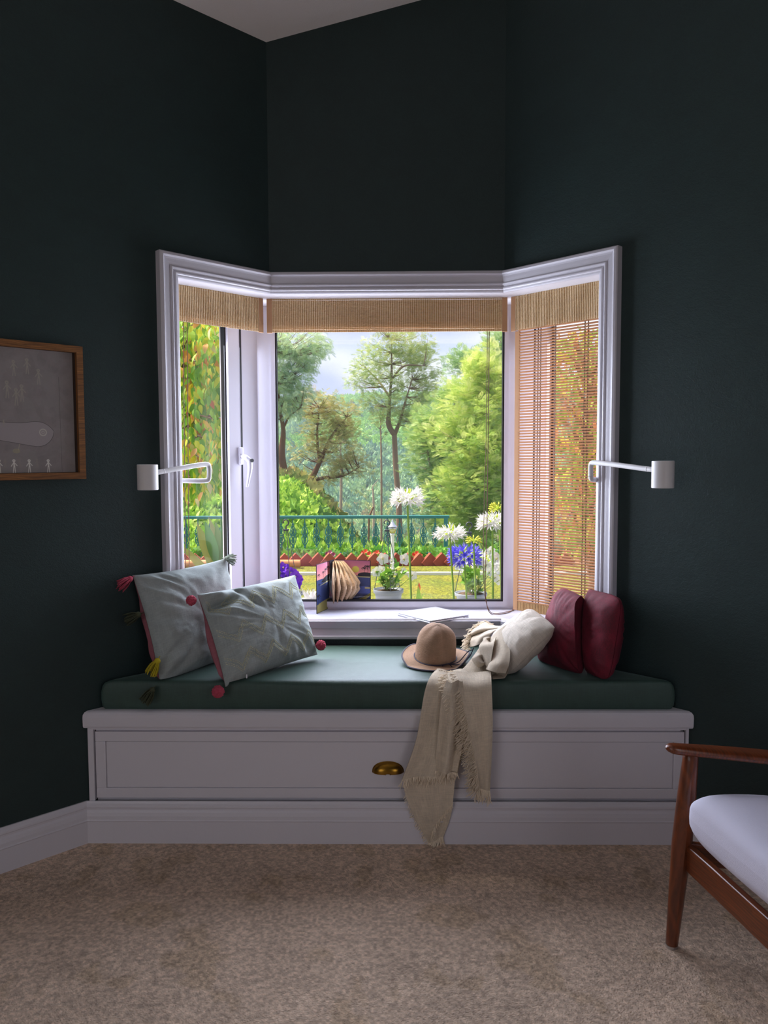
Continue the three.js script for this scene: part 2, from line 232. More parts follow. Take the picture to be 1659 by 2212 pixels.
// windows
function windowFacet(name, label, O, A, N, t0, t1, sash, side) { // O on the outer plane, A along, N into the room; outer frame t0..t1, sash list [a,b]
  const g = structGroup(name, label), yb = YS, yt = YT, m = frameM(O, A, UP, N), B = (a, b, c, d, z0, z1) => bx(b - a, d - c, z1 - z0).translate((a + b) / 2, (c + d) / 2, (z0 + z1) / 2).applyMatrix4(m);
  const fb = 0.03, [a, b] = sash;
  part('window_frame', [B(t0, a, yb, yt, 0, 0.055), B(b, t1, yb, yt, 0, 0.055), B(a, b, yb, yb + fb * 0.5, 0, 0.055), B(a, b, yt - 0.05, yt, 0, 0.055)], M.pvc, g);
  const s = side ? 0.034 : 0.0, w = side ? 0.062 : 0.02;           // opening sash stands proud of the frame
  part('sash', [B(a + s * 0.2, a + w, yb + 0.012, yt - 0.05, 0.01, 0.062 + s * 0.4), B(b - w, b - s * 0.2, yb + 0.012, yt - 0.05, 0.01, 0.062 + s * 0.4), B(a + w, b - w, yb + 0.012, yb + 0.036, 0.01, 0.062 + s * 0.4), B(a + w, b - w, yt - 0.1, yt - 0.05, 0.01, 0.062 + s * 0.4)], M.pvc, g);
  const e = 0.007, z = 0.03, zg = side < 0 ? 0.0095 : 0.03;
  part('gasket_and_gap_shade', [B(a + w - 0.001, a + w + e, yb + 0.03, yt - 0.09, z, z + zg), B(b - w - e, b - w + 0.001, yb + 0.03, yt - 0.09, z, z + zg), B(a + w, b - w, yb + 0.035, yb + 0.036 + e, z, z + 0.03), B(a + w, b - w, yt - 0.107, yt - 0.099, z, z + 0.03), ...(side ? [B(side > 0 ? b + 0.011 : a - 0.019, side > 0 ? b + 0.019 : a - 0.011, yb + 0.012, yt - 0.05, 0.02, 0.0572)] : [])], M.gasket_and_gap_shade, g);  // last strip is no seal: sash gap shade, a dark inlay on the frame
  part('pane', B(a + w, b - w, yb + 0.03, yt - 0.09, 0.034, 0.038), M.glass, g);
  return g;
}
const oCL = offCorner(CL, RV), oCR = offCorner(CR, RV), half = RV * T8;
windowFacet('window_1', 'fixed middle window in white frame with the garden view', oCL, V(1, 0, 0), nC, 0, oCR.x - oCL.x, [0.085, oCR.x - oCL.x - 0.065], 0);
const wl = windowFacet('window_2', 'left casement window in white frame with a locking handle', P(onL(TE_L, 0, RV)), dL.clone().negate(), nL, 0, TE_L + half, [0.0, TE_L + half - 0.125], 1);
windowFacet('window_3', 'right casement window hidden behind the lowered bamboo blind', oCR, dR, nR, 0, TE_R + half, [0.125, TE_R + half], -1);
{ // handle of the left casement
  const z = nL, A = dL.clone().negate(), c = onPlane(519, 985, onL(0, 0, RV - 0.075), nL), m = frameM(c, A, UP, z);
  const h = part('handle', [rbx(0.022, 0.075, 0.012, 0.005).translate(0, 0, 0.005).applyMatrix4(m), tube([V(0.002, 0.0, 0.01), V(0.004, -0.008, 0.04), V(0.016, -0.022, 0.05)].map((p) => p.applyMatrix4(m)), [0.009, 0.011, 0.012], 10), tube([V(0.014, -0.012, 0.048), V(0.016, -0.05, 0.05), V(0.01, -0.1, 0.046), V(0.006, -0.135, 0.04)].map((p) => p.applyMatrix4(m)), [0.013, 0.011, 0.007, 0.005], 10)], M.pvc, wl);
  part('lock', new THREE.CylinderGeometry(0.008, 0.008, 0.006, 16).rotateX(Math.PI / 2).translate(0.017, -0.02, 0.064).applyMatrix4(m), M.gasket_and_gap_shade, h);
}

// ---------------------------------------------------------------- window bench
const SEAT = 0.572, FRONT = ZB - 0.02;
const oCL0 = (r) => offCorner(CL, r);
{
  const bench = thing('window_bench', 'white built-in bench with one wide panelled drawer below the window', 'bench', V(-0.03, 0, FRONT));
  const zb = FRONT - 0.02, cut = (z) => [XL - (z - ZW), XR + (z - ZW)], [a0, a1] = cut(FRONT), top = 0.472, zt = FRONT + 0.014, [t0, t1] = cut(zt);
  part('carcass', planPrism([V(XL + 0.02, 0, ZW + 0.01), V(cut(zb)[0] + 0.012, 0, zb), V(cut(zb)[1] - 0.012, 0, zb), V(XR - 0.02, 0, ZW + 0.01)], 0.0, 0.44), M.paint, bench);
  // moulded top board
  const prof = [[0.0, 0.411], [0.016, 0.411], [0.0205, 0.4135], [0.022, 0.419], [0.0225, 0.45], [0.0215, 0.46], [0.017, 0.468], [0.009, top], [-0.3, top]];
  const rows = prof.map(([h, y]) => { const z = FRONT - 0.012 + h, [p, q] = cut(z); return [V(p + 0.008, y, z), V(q - 0.008, y, z)]; });
  const flat = []; for (let i = 0; i < rows.length - 1; i++) flat.push(quads([rows[i], rows[i + 1]]));
  part('top_board', [...flat, planPrism([V(XL + 0.02, 0, ZW + 0.01), V(cut(zb - 0.02)[0] + 0.01, 0, zb - 0.02), V(cut(zb - 0.02)[1] - 0.01, 0, zb - 0.02), V(XR - 0.02, 0, ZW + 0.01)], 0.44, top - 0.001)], M.paint, bench);
  const L = onPlane(203, 1650, V(0, 0, FRONT), nC).x, Rr = onPlane(1481, 1650, V(0, 0, FRONT), nC).x, yT = 0.4125, yB = 0.148, dT = 0.395;
  part('face_frame', [bx(L - a0 - 0.01, yT - yB + 0.003, 0.02).translate((L + a0) / 2 + 0.005, (yT + yB) / 2, FRONT - 0.01), bx(a1 - Rr - 0.01, yT - yB + 0.003, 0.02).translate((Rr + a1) / 2 - 0.005, (yT + yB) / 2, FRONT - 0.01), bx(Rr - L + 0.004, 0.012, 0.018).translate((L + Rr) / 2, 0.4095, FRONT - 0.0112)], M.paint, bench);
  // drawer front with a shallow sunk panel
  const w = Rr - L - 0.008, cx = (L + Rr) / 2, h = dT - yB - 0.006, cy = yB + 0.006 + h / 2, zf = FRONT - 0.006, e = 0.036;
  const d = part('drawer', [rbx(w, h, 0.016, 0.003).translate(cx, cy, zf - 0.015),
    rbx(w, e, 0.012, 0.002).translate(cx, cy + h / 2 - e / 2, zf - 0.006), rbx(w, e, 0.012, 0.002).translate(cx, cy - h / 2 + e / 2, zf - 0.006), rbx(e, h - 2 * e, 0.012, 0.002).translate(cx - w / 2 + e / 2, cy, zf - 0.006), rbx(e, h - 2 * e, 0.012, 0.002).translate(cx + w / 2 - e / 2, cy, zf - 0.006)], M.paint, bench);
  part('sunk_panel', rbx(w - 2 * e - 0.003, h - 2 * e - 0.003, 0.012, 0.002).translate(cx, cy, zf - 0.0095), M.paint, bench);
  // brass cup pull
  const hp = onPlane(838, 1668, V(0, 0, zf - 0.003), nC), A = 0.0535, Bb = 0.0375, cup = [];
  for (let i = 0; i <= 12; i++) { const row = [], q = i / 12 * Math.PI / 2; for (let j = 0; j <= 28; j++) { const t = j / 28 * Math.PI, r = Math.cos(q * 0.98), k = 0.026 * Math.sin(q); row.push(P(hp, V(1, 0, 0), -Math.cos(t) * A * lerp(r, 1, 0.15), UP, Math.pow(Math.sin(t), 0.75) * Bb * lerp(r, 1, 0.1), nC, k)); } cup.push(row); }
  const rim = tube(cup[0].map((p) => P(p, nC, 0.001)), 0.0028, 6, 40);
  part('cup_handle', [quads(cup), rim, tube(cup[12].map((p) => p.clone()), 0.0022, 6, 40)], M.brass, d).userData.label = 'brass cup pull';
}
{ // upholstered seat pad, cut to the bay
  const z0 = ZW + 0.012, z1 = FRONT - 0.018, th0 = 0.4725, pad = [], N = 96, K = 26, outline = [];
  const [l1, r1] = [XL - (z1 - ZW) + 0.03, XR + (z1 - ZW) - 0.03], corners = [V(XL + 0.01, 0, z0), V(l1, 0, z1 - 0.0), V(r1, 0, z1), V(XR - 0.01, 0, z0)];
  const rr = 0.03; // rounded plan corners
  for (let k = 0; k < 4; k++) { const c = corners[k], p = corners[(k + 3) % 4], n = corners[(k + 1) % 4], a = p.clone().sub(c).normalize(), b = n.clone().sub(c).normalize(), q = k === 1 || k === 2 ? rr : 0.012; for (let i = 0; i <= 6; i++) { const t = i / 6, s = P(c, a, q), e = P(c, b, q); outline.push(s.clone().lerp(c, t).lerp(c.clone().lerp(e, t), t)); } const e = P(c, b, q), s2 = P(n, n.clone().sub(c).normalize(), k === 0 || k === 1 ? -rr : -0.012); for (let i = 1; i < 14; i++) outline.push(e.clone().lerp(s2, i / 14)); }
  outline.push(outline[0].clone());
  const ctr = V(-0.03, 0, -2.93), rows = [], h = SEAT - th0;
  for (const [inset, y] of [[0.004, 0], [-0.004, 0.012], [-0.007, h * 0.35], [-0.007, h * 0.6], [-0.002, h * 0.82], [0.006, h * 0.93], [0.018, h * 0.985], [0.035, h], [0.09, h], [0.2, h], [0.3, h], [2, h]]) rows.push(outline.map((p, i) => { const d = ctr.clone().sub(p), len = d.length(); d.normalize(); const f = Math.min(len, inset); const q = P(p, d, f); q.y = th0 + y + (inset >= 0.035 ? 0.0025 * (fbm(q.x * 5 + 3, q.z * 5, 2, 3) - 0.5) + 0.002 : 0) + (inset < 0.03 && y > 0.01 ? 0.002 * (noise(q.x * 14, q.z * 14, 4) - 0.5) : 0); return q; }));
  const g = quads(rows, false, (i, j) => [rows[i][j].x, rows[i][j].z + rows[i][j].y]);
  solo('seat_pad', g, M.seat, 'dark green fabric seat pad covering the window bench', 'cushion');
}

// ---------------------------------------------------------------- pillows
function pillowSurface(c, thick, o = {}) { // c: four corners BL BR TR TL; returns surface(u, v, side)
  const n = c[1].clone().sub(c[0]).cross(c[3].clone().sub(c[0])).normalize(), bow = o.bow ?? 0.06, sd = o.seed ?? 1, wr = o.wrinkle ?? 0.012, N = o.flip ? n.negate() : n;
  const f = (u, v, side) => {
    const a = 2 * u - 1, b = 2 * v - 1, rd = 1 - (o.round ?? 0) * Math.pow(a * b, 4), U = 0.5 + 0.5 * a * rd * (1 - bow * (1 - b * b)), Vv = 0.5 + 0.5 * b * rd * (1 - bow * (1 - a * a));
    const p = bilerp(c, U, Vv), e = Math.pow(Math.max(0, (1 - Math.pow(Math.abs(a), 2.6)) * (1 - Math.pow(Math.abs(b), 2.6))), 0.55);
    let h = thick * 0.5 * e;
    // folds run from the corners and edges towards the middle
    const rx = Math.min(1 - Math.abs(a), 1), ry = Math.min(1 - Math.abs(b), 1), ed = Math.min(rx, ry), k = Math.min(1, ed * 6) * (1 - 0.75 * smooth(0.15, 0.8, ed));
    const ang = Math.atan2(b, a), fold = Math.abs(noise(ang * 5.5 + 20 + 1.2 * noise(u * 4, v * 4, sd), ed * 1.6, sd + side * 9) - 0.5) * 2, big = fbm(u * 2.6 + sd, v * 2.6, side * 4 + sd, 2) - 0.5, fine = fbm(u * 10, v * 10 + sd, sd * 3 + side, 3) - 0.5;
    h += wr * (k * (0.7 - 1.5 * fold) + 1.3 * big * Math.min(1, ed * 3) + 0.5 * fine * Math.min(1, ed * 8));
    h = Math.max(h, 0.0006);
    if (o.shape) h = o.shape(u, v, h, side);
    p.addScaledVector(N, side * h); if (side < 0 && o.peek) p.addScaledVector(c[0].clone().sub(c[1]).normalize(), o.peek * Math.exp(-(((u - 0.05) / 0.07) ** 2)) * smooth(0.02, 0.15, v) * (1 - smooth(0.55, 0.85, v)) * smooth(0, 0.03, u));
    for (const [q, m, within] of o.keep ?? []) { if (within && !within(p)) continue; const d = p.clone().sub(q).dot(m); if (d < 0) p.addScaledVector(m, -d); }
    return p;
  };
  f.normal = N; f.corners = c; return f;
}
function pillowFace(f, side, W, H, n = 56) { const rows = []; for (let i = 0; i <= n; i++) { const r = [], u = 0.5 - 0.5 * Math.cos(i / n * Math.PI); for (let j = 0; j <= n; j++) r.push(f(u, 0.5 - 0.5 * Math.cos(j / n * Math.PI), side)); rows.push(r); } return quads(rows, false, (i, j) => [i / n * W, j / n * H]); }
function pompom(c, r, mt, parent, seed) {
  const g = new THREE.IcosahedronGeometry(1, 12), p = g.attributes.position, q = V(0, 0, 0);
  for (let i = 0; i < p.count; i++) { q.fromBufferAttribute(p, i); const k = r * (0.86 + 0.3 * (noise(q.x * 7 + seed, q.y * 7, q.z * 7) - 0.3) + 0.14 * (noise(q.x * 17, q.y * 17 + seed, q.z * 17) - 0.5)); p.setXYZ(i, q.x * k + c.x, q.y * k + c.y, q.z * k + c.z); }
  const m = mergeVertices(g.deleteAttribute('normal') && g.deleteAttribute('uv'), 1e-6); m.computeVertexNormals(); return part('pompom', m, mt, parent);
}
function tassel(c, dir, len, mt, parent, seed, spread = 0.5) {
  const r = rng(seed), gs = [], d = dir.clone().normalize(), a = V(0.3, 0.5, 0.8).cross(d).normalize(), b = d.clone().cross(a);
  gs.push(new THREE.IcosahedronGeometry(len * 0.22, 2).translate(...P(c, d, len * 0.15)));
  gs.push(tube([P(c, d, -0.012), P(c, d, 0.004)], 0.0016, 5));
  for (let i = 0; i < 46; i++) { const t = r() * 6.28, q = Math.sqrt(r()), x = Math.cos(t) * q, y = Math.sin(t) * q, L = len * (0.85 + 0.3 * r()); gs.push(tube([P(c, d, len * 0.1, a, x * len * 0.12, b, y * len * 0.12), P(c, d, L * 0.5, a, x * len * (0.22 + spread * 0.3), b, y * len * (0.22 + spread * 0.3)), P(c, d, L, a, x * len * (0.2 + spread * 0.55) + len * 0.08 * (r() - 0.5), b, y * len * (0.2 + spread * 0.55), UP, -0.1 * len * r())], len * 0.032, 4, 4, false)); }
  return part('tassel', gs, mt, parent);
}
const FLOORP = [V(0, SEAT + 0.006, 0), UP, (p) => p.z < -2.662], LWALL = [onL(0, 0, -0.01), nL];
const seatPt = (u, v) => onY(u, v, SEAT + 0.012);
{ // large plain grey pillow
  const c = [at(347, 1482, 2.69), at(525, 1412, 3.04), at(488, 1206, 3.05), at(286, 1243, 2.775)], f = pillowSurface(c, 0.16, { seed: 3, wrinkle: 0.014, bow: 0.05, keep: [FLOORP, LWALL], peek: 0.012 });
  const g = thing('throw_pillow', 'large plain grey-blue pillow with tassels at its corners, leaning at the left', 'pillow', c[0], 'grey pillows at the left end of the bench');
  part('front_panel', pillowFace(f, 1, 0.5, 0.5), M.grey, g); part('back_panel', pillowFace(f, -1, 0.5, 0.5, 32), M.pink, g).userData.label = 'dusty pink back of the pillow';
  tassel(at(284, 1248, 2.76), at(250, 1272, 2.72).sub(at(284, 1248, 2.76)), 0.052, M.yarnPink, g, 1);
  tassel(at(303, 1326, 2.72), V(-0.9, -0.35, 0.3), 0.05, M.yarnOlive, g, 2);
  tassel(at(342, 1424, 2.675), V(-0.5, -1, 0.2), 0.052, M.yarnYellow, g, 3);
  tassel(at(332, 1487, 2.665), V(-0.55, -0.75, 0.5), 0.05, M.yarnOlive, g, 4);
  tassel(at(486, 1206, 3.04), V(1, -0.12, 0.2), 0.04, M.yarnSage, g, 5, 0.8);
}
{ // patterned pillow in front
  const c = [at(487, 1484, 2.655), at(686, 1414, 3.0), at(637, 1242, 3.06), at(426, 1284, 2.745)];
  const flap = (u, v, h, side) => { if (side < 0) return h; const d = (v - 0.80) - 0.25 * (u - 0.0) , g = Math.exp(-(d * d) / 0.0022) * (1 - smooth(0.2, 0.36, u)) * smooth(0.0, 0.05, u); const d2 = (u - 0.33 - 0.35 * (1 - v)), g2 = Math.exp(-(d2 * d2) / 0.0016) * smooth(0.62, 0.8, v) * (1 - smooth(0.95, 1, v)); return h * (1 - 0.85 * g) - 0.012 * g - 0.022 * g2 + 0.028 * smooth(0.84, 0.95, v) * (1 - smooth(0.12, 0.3, u)) * smooth(0, 0.06, u) * (1 - smooth(0.96, 1, v)); };
  const f = pillowSurface(c, 0.15, { seed: 8, wrinkle: 0.012, bow: 0.04, shape: flap, keep: [FLOORP], peek: 0.022 });
  const g = thing('throw_pillow', 'grey pillow with stitched zigzags and pink pompoms, in front of the plain one', 'pillow', c[0], 'grey pillows at the left end of the bench');
  part('front_panel', pillowFace(f, 1, 0.45, 0.4, 80), M.grey, g); part('back_panel', pillowFace(f, -1, 0.45, 0.4, 32), M.pink, g).userData.label = 'dusty pink back of the pillow';
  pompom(at(413, 1297, 2.725), 0.019, M.yarnPink, g, 2); pompom(at(471, 1494, 2.64), 0.0225, M.yarnPink, g, 5); pompom(at(693, 1394, 2.99), 0.0205, M.yarnPink, g, 9);
  const st = [], zz = (x) => { const t = (x * 4.6) % 1; return t < 0.36 ? t / 0.36 : 1 - (t - 0.36) / 0.64; };
  for (const v0 of [0.2, 0.5, 0.815]) for (let k = 0; k < 5; k++) { let s = 0; for (let x = 0.02; x < 0.97; x += 0.0135, s++) { const x1 = x + 0.009, y0 = v0 - 0.09 + 0.16 * zz(x + 0.08) + (k - 2) * 0.017, y1 = v0 - 0.09 + 0.16 * zz(x1 + 0.08) + (k - 2) * 0.017; if (k === 2 || Math.abs(y1 - y0) > 0.12 || y0 > 0.96 || y1 > 0.96) continue; const p = P(f(x, y0, 1), f.normal, 0.0008), q = P(f(x1, y1, 1), f.normal, 0.0008); st.push(tube([p, p.clone().lerp(q, 0.5).addScaledVector(f.normal, 0.0006), q], 0.00085, 4, 2, false)); } }
  part('stitching', st, M.thread, g).userData = { kind: 'stuff', label: 'pale yellow zigzag stitching' };
  part('care_tag', bx(0.003, 0.012, 0.006).translate(...at(533, 1461, 2.685)), M.paint, g);
}
{ // two maroon velvet pillows on the right
  const A = [at(1158, 1432, 3.0), at(1272, 1462, 2.72), at(1278, 1298, 2.71), at(1208, 1264, 3.0)];
  const B = [at(1244, 1440, 2.95), at(1316, 1476, 2.66), at(1346, 1290, 2.64), at(1250, 1267, 2.93)];
  [[A, 'maroon velvet pillow standing in front, next to the cream pillow', 11], [B, 'maroon velvet pillow standing behind, nearest the right-hand casing', 14]].forEach(([c, label, seed]) => {
    const mid = (q) => q.reduce((s, p) => s.add(p), V(0, 0, 0)).multiplyScalar(0.25), m = mid(B).sub(mid(A)).normalize(), k = mid(A).lerp(mid(B), 0.5);
    const f = pillowSurface(c, 0.118, { seed, wrinkle: 0.006, bow: 0.0, round: 0.11, keep: [FLOORP, c === A ? [P(k, m, 0.017), m.clone().negate()] : [P(k, m, 0.021), m]] });
    const g = thing('velvet_pillow', label, 'pillow', c[0], 'maroon velvet pillows');
    part('cover', [pillowFace(f, 1, 0.45, 0.4), pillowFace(f, -1, 0.45, 0.4)], M.velvet, g);
  });
}
{ // cream pillow lying against them
  const c = [at(1040, 1402, 2.98), at(1096, 1462, 2.76), at(1202, 1354, 2.74), at(1152, 1315, 3.02)];
  const f = pillowSurface(c, 0.13, { seed: 17, wrinkle: 0.005, bow: 0.02, round: 0.05, keep: [FLOORP, [at(1240, 1360, 2.86), V(-0.85, 0.1, 0.5).normalize()]] });
  const g = thing('cream_pillow', 'plain cream cotton pillow tipped over against the maroon pillows', 'pillow', c[0]);
  part('cover', [pillowFace(f, 1, 0.4, 0.3), pillowFace(f, -1, 0.4, 0.3)], M.cream, g);
  const seam = []; for (let i = 0; i <= 40; i++) seam.push(f(1 - 1e-4, i / 40, 1)); part('seam', tube(seam, 0.0016, 5, 80), M.cream, g);
}

// ---------------------------------------------------------------- straw hat
{
  const c = seatPt(948, 1438).add(V(-0.009, 0.004, -0.085)), up = V(0.05, 1, 0.13).normalize(), X = V(1, 0, 0).addScaledVector(up, -0.05).normalize(), Z = X.clone().cross(up), pt = (x, y, z) => P(c, X, x, up, y, Z, z);
  const g = thing('sun_hat', 'small tan straw hat with dark edging and a tied cord band', 'hat', c);
  const crownR = [[0.0785, 0.0], [0.078, 0.02], [0.077, 0.05], [0.074, 0.08], [0.067, 0.103], [0.054, 0.121], [0.038, 0.132], [0.018, 0.137], [0.0005, 0.138]], rows = [];
  const cr = path(crownR.map(([r, y]) => V(r, y, 0)));
  for (let i = 0; i <= 30; i++) { const row = []; for (let j = 0; j <= 64; j++) { const t = j / 64 * 2 * Math.PI, q = cr(i / 30); const dent = 0.012 * Math.exp(-(((t - 1.15) / 0.22) ** 2)) * smooth(0.02, 0.06, q.y) + 0.013 * Math.exp(-(((t - 2.3) / 0.3) ** 2)) * smooth(0.08, 0.13, q.y) - 0.004 * Math.sin(t * 3 + 1) * smooth(0.05, 0.13, q.y), r = q.x - dent * (q.x / 0.075); row.push(pt(Math.cos(t) * r * 1.0, q.y + 0.006 * (fbm(Math.cos(t) * 2 + 5, Math.sin(t) * 2, q.y * 20, 2) - 0.5), Math.sin(t) * r * 1.06)); } rows.push(row); }
  part('crown', quads(rows, false, (i, j) => [i * 0.006, j * 0.007]), M.straw, g);
  const brimAt = (t, k) => { const r = lerp(0.078, 0.128, k), lift = (-0.004 + 0.026 * Math.max(0, Math.cos(t)) ** 2 + 0.012 * Math.sin(t * 2 + 0.6) + 0.004 * Math.sin(t * 5)) * k; const p = pt(Math.cos(t) * r, 0.004 + lift - 0.004 * k * (1 - k), Math.sin(t) * r * 1.12); p.y = Math.max(p.y, SEAT + 0.007); return p; };
  part('brim', sheet((u, v) => brimAt(u * 2 * Math.PI, v), 96, 8, 0.003, 0.7, 0.06), M.straw, g);
  part('edging', tube(Array.from({ length: 65 }, (_, i) => brimAt(i / 64 * 2 * Math.PI, 1)), 0.0032, 6, 160), M.navy, g);
  const band = Array.from({ length: 65 }, (_, i) => { const t = i / 64 * 2 * Math.PI; return pt(Math.cos(t) * 0.0815, 0.009 + 0.003 * Math.sin(t * 2), Math.sin(t) * 0.0865); });
  const k = pt(0.05, 0.012, 0.078);
  part('cord_band', [tube(band, 0.0022, 6, 130), tube([k, P(k, X, 0.03, up, 0.015, Z, 0.01), P(k, X, 0.066, up, 0.052, Z, -0.006), P(k, X, 0.08, up, 0.062, Z, 0.0)], 0.002, 6, 24), tube([k, P(k, X, 0.04, up, 0.008, Z, 0.012), P(k, X, 0.07, up, 0.035, Z, 0.004), P(k, X, 0.085, up, 0.07, Z, 0.0)], 0.002, 6, 24), tube([k, P(k, X, 0.012, up, -0.006, Z, 0.016), P(k, X, 0.03, up, -0.002, Z, 0.018), P(k, X, 0.05, up, 0.004, Z, 0.012)], 0.002, 6, 24), tube([k, P(k, X, -0.012, up, 0.004, Z, 0.008), P(k, X, -0.03, up, -0.003, Z, 0.012)], 0.002, 6, 16)], M.navy, g);
}

// ---------------------------------------------------------------- fringed throw
{
  const g = thing('throw_blanket', 'cream woven throw with frayed ends hanging over the bench front', 'blanket', V(0.32, 0, FRONT));
  const zh = FRONT + 0.03, edge = 1494;
  // a hanging strip between a left and a right outline given down its length; the part above the pad's edge lies on the pad
  const lift = 0.006;
  const strip = (Lp, Rp, dz, ripple, seed) => {
    const to = ([u, v]) => { const h = onPlane(u, v, V(0, 0, zh + dz), nC), s = onY(u, v, SEAT + lift + dz * 0.9), zz = s.z; return zz < zh + dz - 0.03 ? s : h.y > SEAT - 0.02 ? V(h.x, Math.min(h.y, SEAT + lift + dz * 0.9 - 0.008), zh + dz - 0.012) : h; };
    const l = path(Lp.map(to)), r = path(Rp.map(to));
    return (u, v) => { const p = l(v).lerp(r(v), u), k = smooth(0.25, 0.6, v); p.z += ripple * (Math.sin(u * 9 + seed + 1.3 * v) * 0.5 + 0.6 * (fbm(u * 4 + seed, v * 1.5, seed, 2) - 0.5)) * (0.25 + k); p.y += (1 - smooth(0.1, 0.35, v)) * Math.abs(ripple) * 0.35 * (1 + Math.sin(u * 9 + seed)); return p; };
  };
  const rest = (q) => { if (q.z < -2.67) q.y = Math.max(q.y, SEAT + 0.0055); return q; };
  const fr = []; const fringe = (fn, along, dir, len, n, seed) => { const r = rng(seed); for (let i = 0; i < n; i++) { const t = (i + r() * 0.9) / n, p = along(t), d = dir(t).clone().add(V(r() - 0.5, r() - 0.5, r() - 0.3).multiplyScalar(0.9)).normalize(), L = len * (0.5 + 0.8 * r()); fr.push(tube([rest(p), rest(P(p, d, L * 0.5, UP, -0.1 * L, nC, 0.004 * r())), rest(P(p, d, L, UP, -0.3 * L * r(), V(1, 0, 0), 0.3 * L * (r() - 0.5)))], 0.0011, 4, 3, false)); } };
  // lower tail, behind
  const low = strip([[905, 1600], [872, 1690], [895, 1765], [926, 1822]], [[1000, 1600], [984, 1680], [974, 1760], [958, 1806]], -0.006, 0.006, 3);
  // left layer with a rounded fold down its right side
  const main = strip([[944, 1450], [921, 1484], [898, 1600], [868, 1684]], [[1012, 1450], [1012, 1490], [1006, 1600], [990, 1668]], 0.008, 0.013, 1);
  const over = strip([[966, 1454], [976, 1490], [1000, 1580], [1022, 1660], [1030, 1702]], [[1060, 1454], [1063, 1490], [1064, 1560], [1061, 1650], [1058, 1708]], 0.022, 0.008, 6);
  const fold = strip([[966, 1470], [956, 1500], [946, 1590], [940, 1664]], [[1000, 1470], [1002, 1500], [1002, 1590], [988, 1668]], 0.02, 0.012, 9);
  part('hanging_cloth', [sheet(low, 20, 40, 0.003, 0.16, 0.35), sheet(main, 36, 70, 0.003, 0.2, 0.45), sheet(over, 24, 70, 0.003, 0.13, 0.45), sheet((u, v) => { const p = fold(u, v); p.z += 0.02 * Math.sin(Math.PI * Math.min(1, u * 1.4)); return p; }, 24, 50, 0.003, 0.08, 0.35)], M.throwc, g);
  const dn = V(-0.15, -1, 0.1), lf = V(-0.9, -0.3, 0.5);
  fringe(low, (t) => low(t, 1), () => dn, 0.03, 70, 1); fringe(low, (t) => low(0, 0.45 + 0.55 * t), () => V(-0.6, -0.6, 0.1), 0.012, 50, 8); fringe(low, (t) => low(1 - t * 0.75, 0.55 + 0.4 * t), () => V(0.1, -1, 0.5), 0.016, 60, 12);
  fringe(main, (t) => main(t, 1), () => dn, 0.026, 110, 2); fringe(fold, (t) => P(fold(t, 1), nC, 0.01), () => dn, 0.016, 50, 22); fringe(over, (t) => over(t, 1), () => dn, 0.034, 80, 3); fringe(over, (t) => over(0, t), () => lf, 0.036, 420, 4); fringe(over, (t) => P(over(0.2, t), nC, 0.002), () => lf, 0.03, 300, 5); fringe(main, (t) => main(0.1 + t * 0.5, 0.02), () => V(-0.8, 0.1, 0.5), 0.018, 60, 6);
  // gathered part between hat and cream pillow: rolled folds lofted through curves
  const loft = (curves, th = 0.003, nu = 30, nv = 36) => { const cs = curves.map((k) => path(k)); return sheet((u, v) => { const c = new THREE.CatmullRomCurve3(cs.map((f) => f(v)), false, 'centripetal'); const p = c.getPoint(u); p.y = Math.max(p.y, SEAT + 0.01 + 0.002 * Math.sin(u * 9)); return p; }, nu, nv, th, 0.2, 0.25); };
  const A = (u, v, d) => at(u, v, d);
